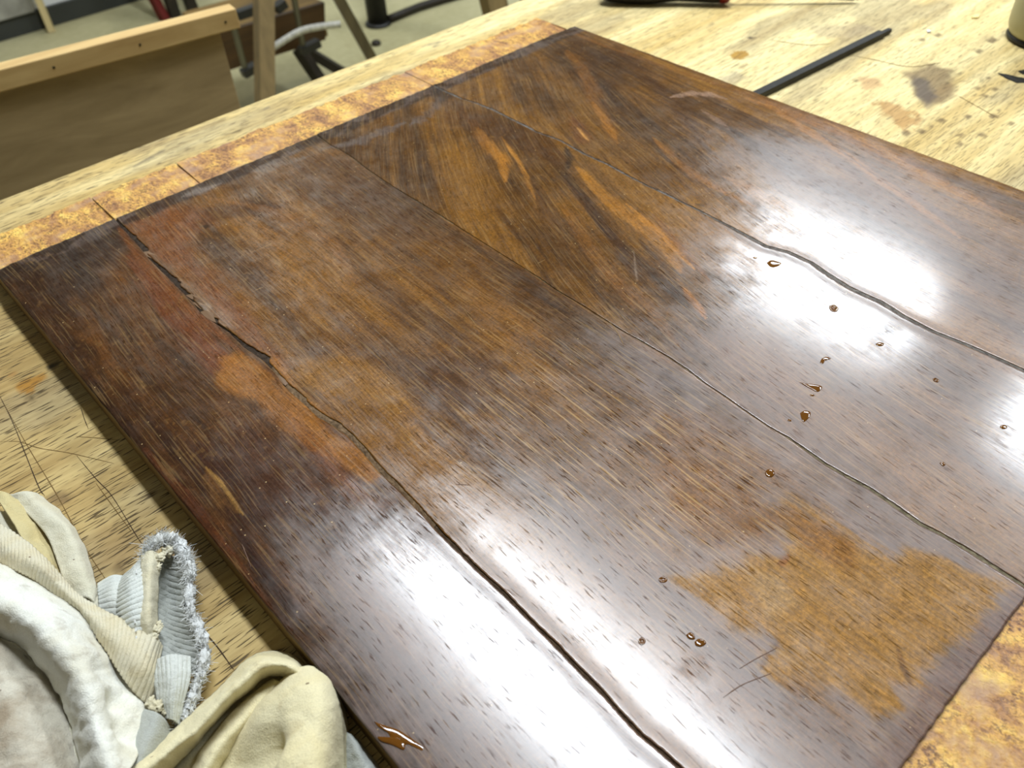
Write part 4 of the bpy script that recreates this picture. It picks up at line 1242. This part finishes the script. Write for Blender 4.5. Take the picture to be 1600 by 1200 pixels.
c1 = a1 + d_ * 0.009
add_lathe(bm, c1, tip, [(0, 0.0028), (0.90, 0.0028), (0.95, 0.0030), (1.0, 0.0016)], 12)
bm_obj('shank', bm, sd, M_steel, True)

# thin black bar
q0 = at_z(1176, 157, BT); q1 = at_z(1376, 58, BT); q2 = at_z(1389, 52, BT)
rod = empty('steel_bar', (q0[0], q0[1], BT), 'thin black steel bar lying flat on the bench, touching the right edge of the board', 'bar')
bm = bmesh.new()
add_bar(bm, (q0[0], q0[1], BT + 0.0033), (q1[0], q1[1], BT + 0.0033), 0.0078, 0.0056, 0.0006)
bm_obj('shaft', bm, rod, M_darksteel)
bm = bmesh.new()
add_bar(bm, (q1[0], q1[1], BT + 0.003), (q2[0], q2[1], BT + 0.003), 0.0045, 0.004, 0.0006)
bm_obj('tang', bm, rod, M_darksteel)

# jar at the right edge
jb = at_z(1577, 66, BT)
jc = jb + 0.034 * np.array([0.80, -0.60, 0])
jar = empty('jar', (jc[0], jc[1], BT), 'cream plastic jar with a dark base standing on the far right of the bench', 'jar')
M_jar = plain('cream_plastic', (172, 168, 134), 0.42, 0.4, nscale=12, namp=0.15)
bm = bmesh.new()
add_lathe(bm, (jc[0], jc[1], BT + 0.004), (jc[0], jc[1], BT + 0.105), [(0, 0.030), (0.03, 0.033), (0.09, 0.0352), (0.2, 0.0358), (0.75, 0.0355), (0.86, 0.033), (0.95, 0.025), (1.0, 0.024)], 40)
bm_obj('body', bm, jar, M_jar, True)
bm = bmesh.new()
add_lathe(bm, (jc[0], jc[1], BT + 0.0003), (jc[0], jc[1], BT + 0.0055), [(0, 0.0325), (0.5, 0.034), (1.0, 0.0322)], 40)
bm_obj('base_ring', bm, jar, M_black, True)
bm = bmesh.new()
add_lathe(bm, (jc[0], jc[1], BT + 0.104), (jc[0], jc[1], BT + 0.125), [(0, 0.027), (0.1, 0.0275), (0.9, 0.027), (1.0, 0.025)], 40)
bm_obj('lid', bm, jar, M_black, True)


def flake(px, hmm, mat, name, label, cat, group=None):
    P = [at_z(a, b_, BT) for a, b_ in px]
    n = len(P)
    c = np.mean(P, 0)
    V = [(p[0], p[1], BT + 0.0004) for p in P] + [(c[0] + (p[0] - c[0]) * 0.9, c[1] + (p[1] - c[1]) * 0.9, BT + hmm * 0.001) for p in P] + [(c[0], c[1], BT + hmm * 0.00125)]
    F = [list(range(n))[::-1]] + [[i, (i + 1) % n, n + (i + 1) % n, n + i] for i in range(n)] + [[n + i, n + (i + 1) % n, 2 * n] for i in range(n)]
    return tag(mesh_from(name, V, F, None, mat), label, cat, group)


flake([(1558, 115), (1572, 117), (1588, 121), (1604, 124), (1600, 130), (1588, 130), (1572, 123)], 1.0, M_darksteel, 'metal_offcut', 'flat dark grey metal offcut lying in front of the cream jar', 'offcut')
flake([(1590, 112), (1606, 108), (1610, 116), (1598, 117)], 1.0, M_darksteel, 'metal_offcut', 'small dark chip at the picture edge, between the jar and the flat metal offcut', 'offcut')
flake([(1517, 28), (1524, 24), (1531, 25), (1529, 29), (1520, 30)], 1.6, plain('pale_chip', (236, 216, 150), 0.7, 0.2), 'wood_chip', 'pale yellow wood chip lying to the left of the cream jar', 'chip')
flake([(1447, 49), (1452, 48), (1454, 51), (1449, 52)], 1.4, plain('white_chip', (240, 240, 236), 0.6, 0.3), 'paint_chip', 'tiny white chip on the bench above the brown stain', 'chip')

# ------------------------------------------------------------------ behind the bench
M_ply = wood('plywood_face', (146, 126, 90), (200, 176, 134), 'X', 0.35, 0.7, 0.15)
M_pine = wood('pine_batten', (186, 150, 96), (222, 192, 134), 'X', 0.7, 0.6, 0.2)
M_pineside = M_pine
# plywood sheet: its face passes through these two upright lines
pr = at_y(343, 48, 1.10); pl_ = at_y(0, 140, 1.139)
dirx = (pr - pl_); dirx[2] = 0; dirx /= np.linalg.norm(dirx)
ztop = pr[2] + 0.006
sheet_o = empty('plywood_sheet', (pr[0], pr[1], 0.0), 'upright brown plywood sheet with a pine batten along its top, behind the bench', 'panel')
ang = math.atan2(dirx[1], dirx[0])
MR = Matrix.Translation(Vector((pr[0], pr[1], 0))) @ Matrix.Rotation(ang, 4, 'Z')
bm = bmesh.new(); add_box(bm, (-0.75, 0.0, 0.0), (0.0, 0.012, ztop), 0.001, MR)
bm_obj('plywood', bm, sheet_o, M_ply)
bm = bmesh.new(); add_box(bm, (-0.78, -0.010, ztop - 0.006), (0.026, 0.014, ztop + 0.019), 0.0015, MR)
bt_ = bm_obj('batten', bm, sheet_o, M_pine)
for xx in (-0.21, -0.105, -0.37, 0.008):
    bm = bmesh.new()
    c0 = MR @ Vector((xx, -0.0096, ztop + 0.006)); c1_ = MR @ Vector((xx, -0.0106, ztop + 0.006))
    add_lathe(bm, c0, c1_, [(0, 0.0018), (1, 0.0014)], 10)
    bm_obj('nail_head', bm, sheet_o, M_darksteel)

M_postpale = wood('post_wood', (112, 96, 66), (150, 128, 88), 'Z', 0.6)
M_postdark = wood('dark_post_wood', (84, 76, 56), (118, 106, 76), 'Z', 0.6)  # darker tone of the post wood


def leg_between(name, pa, pb, wx, wy, mat, parent, roll=0.0):
    bm = bmesh.new()
    add_bar(bm, pa, pb, wx, wy, 0.002, roll)
    return bm_obj(name, bm, parent, mat)


# tall trestle: two splayed legs, the top rail above the picture
hA0 = at_y(412, 0, 1.94); hA1 = at_y(414, 150, 1.90)
hB0 = at_y(530, 0, 2.20); hB1 = at_y(583, 96, 2.20)
ext = lambda a, b_, t: np.array(a) + (np.array(b_) - np.array(a)) * t
def to_floor(a, b_):
    t = a[2] / (a[2] - b_[2]); return ext(a, b_, t)
fA = to_floor(hA0, hA1); fB = to_floor(hB0, hB1)
tA = ext(hA1, hA0, 2.6); tB = ext(hB1, hB0, 3.4)
tr = empty('trestle', ((fA[0] + fB[0]) / 2, (fA[1] + fB[1]) / 2, 0), 'wooden trestle with two splayed legs standing on the floor behind the bench', 'trestle')
leg_between('leg', tA, fA + np.array([0, 0, 0.002]), 0.040, 0.034, M_postpale, tr, 0.6)
leg_between('leg', tB, fB + np.array([0, 0, 0.002]), 0.034, 0.030, M_postdark, tr, 0.3)
leg_between('rail', ext(tA, tB, -0.05), ext(tA, tB, 1.05), 0.05, 0.04, M_postdark, tr)

# brown box front held between two clamps
M_brown = wood('dark_brown_wood', (48, 33, 14), (78, 54, 24), 'X', 0.6, 0.5, 0.3)
yb = 2.22
bl = at_y(343, 52, yb); brt = at_y(507, 4, yb); bbl = at_y(352, 112, yb); bbr = at_y(509, 62, yb)
box = empty('wooden_box', ((bl[0] + brt[0]) / 2, yb, float(bbl[2])), 'dark brown wooden box with paler rim, clamped up behind the trestle legs', 'box')
ux = (brt - bl); ux /= np.linalg.norm(ux)
Lx = np.linalg.norm(brt - bl)
bm = bmesh.new()
vs = [bl, brt, bbr, bbl]
V = [tuple(v) for v in vs] + [(v[0], v[1] + 0.016, v[2]) for v in vs]
bm_f = [[0, 1, 2, 3][::-1], [4, 5, 6, 7], [0, 1, 5, 4], [1, 2, 6, 5], [2, 3, 7, 6], [3, 0, 4, 7]]
mesh_from('front_panel', V, bm_f, box, M_brown)
V2 = [(bl[0], yb + 0.016, bl[2]), (brt[0], yb + 0.016, brt[2]), (brt[0], yb + 0.22, brt[2]), (bl[0], yb + 0.22, bl[2])]
V2 = V2 + [(v[0], v[1], v[2] - 0.10) for v in V2]
mesh_from('box_carcass', V2, [[0, 1, 2, 3], [4, 5, 6, 7][::-1], [0, 4, 5, 1], [1, 5, 6, 2], [2, 6, 7, 3], [3, 7, 4, 0]], box, wood('drawer_side', (92, 70, 32), (132, 104, 52), 'X', 0.6))


def clamp(pa, pb, jaw_a, jaw_b, label, y):
    A = at_y(pa[0], pa[1], y); B = at_y(pb[0], pb[1], y)
    e = empty('bar_clamp', tuple(B), label, 'clamp', None)
    leg_between('bar', A, B, 0.012, 0.008, M_grey_bar, e)
    for nm, (j0, j1) in (('jaw', jaw_a), ('jaw', jaw_b)):
        a = at_y(j0[0], j0[1], y); b2 = at_y(j1[0], j1[1], y)
        leg_between(nm, a, b2, 0.026, 0.022, M_black, e)
    return e


M_grey_bar = plain('grey_bar_steel', (92, 88, 66), 0.45, 0.5, metal=0.3)
clamp((362, 30), (384, 112), ((370, 24), (404, 12)), ((379, 116), (400, 103)), 'bar clamp with black jaws near the batten end, left of the trestle post', 2.10)
clamp((458, -10), (474, 76), ((430, 15), (445, 4)), ((470, 80), (498, 66)), 'bar clamp with black jaws between the two trestle legs', 2.12)

# grey plastic strap, curved
bm = bmesh.new()
sp_ = spline([at_y(a, b_, 2.0 + q * 0.03) for q, (a, b_) in enumerate([(416, 82), (440, 66), (470, 49), (500, 42), (532, 38)])], 24)
V = []; F = []
for q in sp_:
    V += [(q[0], q[1], q[2] + 0.009), (q[0], q[1] + 0.003, q[2] + 0.009), (q[0], q[1] + 0.003, q[2] - 0.009), (q[0], q[1], q[2] - 0.009)]
for i in range(23):
    for j in range(4):
        F.append((4 * i + j, 4 * i + (j + 1) % 4, 4 * i + 4 + (j + 1) % 4, 4 * i + 4 + j))
F += [(0, 1, 2, 3), (95, 94, 93, 92)]
bm.free()
tag(mesh_from('strap', V, F, None, plain('silver_strap', (188, 186, 178), 0.35, 0.5, nscale=60, namp=0.3), True), 'curved silver grey strap crossing in front of the dark brown box', 'strap')

# dark stand with crossing legs
e = empty('folding_stand', tuple(fA * 0 + at_z(515, 118, 0) * np.array([1, 1, 0])), 'dark folding stand with two crossing legs on the floor below the brown box', 'stand')
s0 = at_y(466, 76, 2.18); s1 = to_floor(s0, at_y(500, 126, 2.14)); s2 = to_floor(at_y(478, 78, 2.20), at_y(540, 116, 2.16))
M_dark = plain('dark_painted_wood', (40, 34, 24), 0.5, 0.3, nscale=30, namp=0.3)
leg_between('leg', s0, s1, 0.032, 0.024, M_dark, e)
leg_between('leg', at_y(478, 78, 2.20), s2, 0.030, 0.024, M_dark, e)

# black machine foot, a pipe on the floor and a dark lump
fc = at_z(592, 44, 0) + np.array([0.02, 0.03, 0])
e = empty('machine_foot', (fc[0], fc[1], 0), 'black round steel machine foot standing on the concrete floor', 'machine foot')
bm = bmesh.new(); add_lathe(bm, (fc[0], fc[1], 0.0), (fc[0], fc[1], 0.012), [(0, 0.047), (0.6, 0.046), (1, 0.040)], 28); bm_obj('base', bm, e, M_black, True)
bm = bmesh.new(); add_lathe(bm, (fc[0], fc[1], 0.012), (fc[0], fc[1], 0.75), [(0, 0.036), (1, 0.036)], 28); bm_obj('column', bm, e, M_black, True)
bm = bmesh.new()
pts = [at_z(a, b_, 0.014) for a, b_ in [(608, 30), (630, 21), (655, 11), (690, 0), (740, -14)]]
add_tube(bm, [(p[0], p[1], 0.0145) for p in pts], 0.014, 12)
tag(bm_obj('pipe', bm, None, M_dark, True), 'dark pipe lying on the floor to the right of the black machine foot', 'pipe')
kc = at_z(588, 70, 0)
bm = bmesh.new(); add_lathe(bm, (kc[0], kc[1], 0.0), (kc[0], kc[1], 0.016), [(0, 0.015), (0.4, 0.017), (0.8, 0.013), (1, 0.006)], 20)
tag(bm_obj('rubber_plug', bm, None, M_dark, True), 'small dark rubber plug alone on the floor below the machine foot', 'plug')

# wood posts near the far end of the bench
for (a, b_, wd, lab) in [((752, -10), (762, 34), 0.066, 'tan wooden post just past the rear bench edge, the thicker of two'), ((806, -10), (811, 20), 0.02, 'thin tan wooden post at the far end of the rear bench edge')]:
    P0 = at_y(a[0] + 16, a[1], 1.9); P1 = to_floor(P0, at_y(b_[0] + 16, b_[1], 1.9))
    P2 = ext(P1, P0, 3.0)
    o = leg_between('wooden_post', tuple(P2), (P1[0], P1[1], 0.001), wd, 0.04, M_postpale, None)
    tag(o, lab, 'post')

# stool with a red leg and two dark legs far off
st = at_z(278, 24, 0)
e = empty('stool', (st[0], st[1], 0), 'far stool with one red leg and two dark legs beyond the plywood sheet', 'stool')
M_redleg = plain('red_paint', (96, 26, 18), 0.5, 0.3)
l0 = at_z(258, 31, 0); l1 = at_z(274, 26, 0); l2 = at_z(302, 17, 0)
seatc = np.array([(l0[0] + l2[0]) / 2 - 0.04, (l0[1] + l2[1]) / 2 + 0.12, 0.46])
leg_between('leg', at_y(236, -10, l0[1] + 0.03) + (at_y(236, -10, l0[1] + 0.03) - l0) * 3.0, l0, 0.026, 0.026, M_redleg, e)
for l_, top in ((l1, np.array([0.0, 0.03, 0.45])), (l2, np.array([-0.03, 0.05, 0.45]))):
    leg_between('leg', l_ + top, l_, 0.036, 0.03, M_dark, e)
bm = bmesh.new(); add_lathe(bm, (l1[0], l1[1] + 0.06, 0.45), (l1[0], l1[1] + 0.06, 0.48), [(0, 0.15), (0.2, 0.16), (0.8, 0.16), (1, 0.15)], 32); bm_obj('seat', bm, e, M_dark, True)

# pale stick leaning on the wall, grey sheet against the wall
s0 = at_z(81, 49, 0)
s1 = at_y(60, 0, 3.41); s2 = s0 + (s1 - s0) * 6.0
s2[1] = 3.425
M_stick = wood('pale_stick', (196, 178, 126), (226, 208, 160), 'Z', 0.8)
tag(leg_between('wooden_stick', tuple(s2), (s0[0], s0[1], 0.002), 0.022, 0.030, M_stick, None, 0.3), 'pale thin wooden stick leaning against the far wall', 'stick')
g0 = at_y(-40, 40, 3.40); g1 = at_y(56, 12, 3.40)
bm = bmesh.new(); add_box(bm, (float(g0[0]) - 0.4, 3.432, 0.068), (float(g1[0]) - 0.0, 3.443, 0.42), 0.003)
tag(bm_obj('grey_board', bm, None, plain('grey_plastic_sheet', (150, 148, 138), 0.5, 0.3, nscale=14, namp=0.3)), 'grey plastic board set on the skirting, left of the leaning pale stick', 'board')
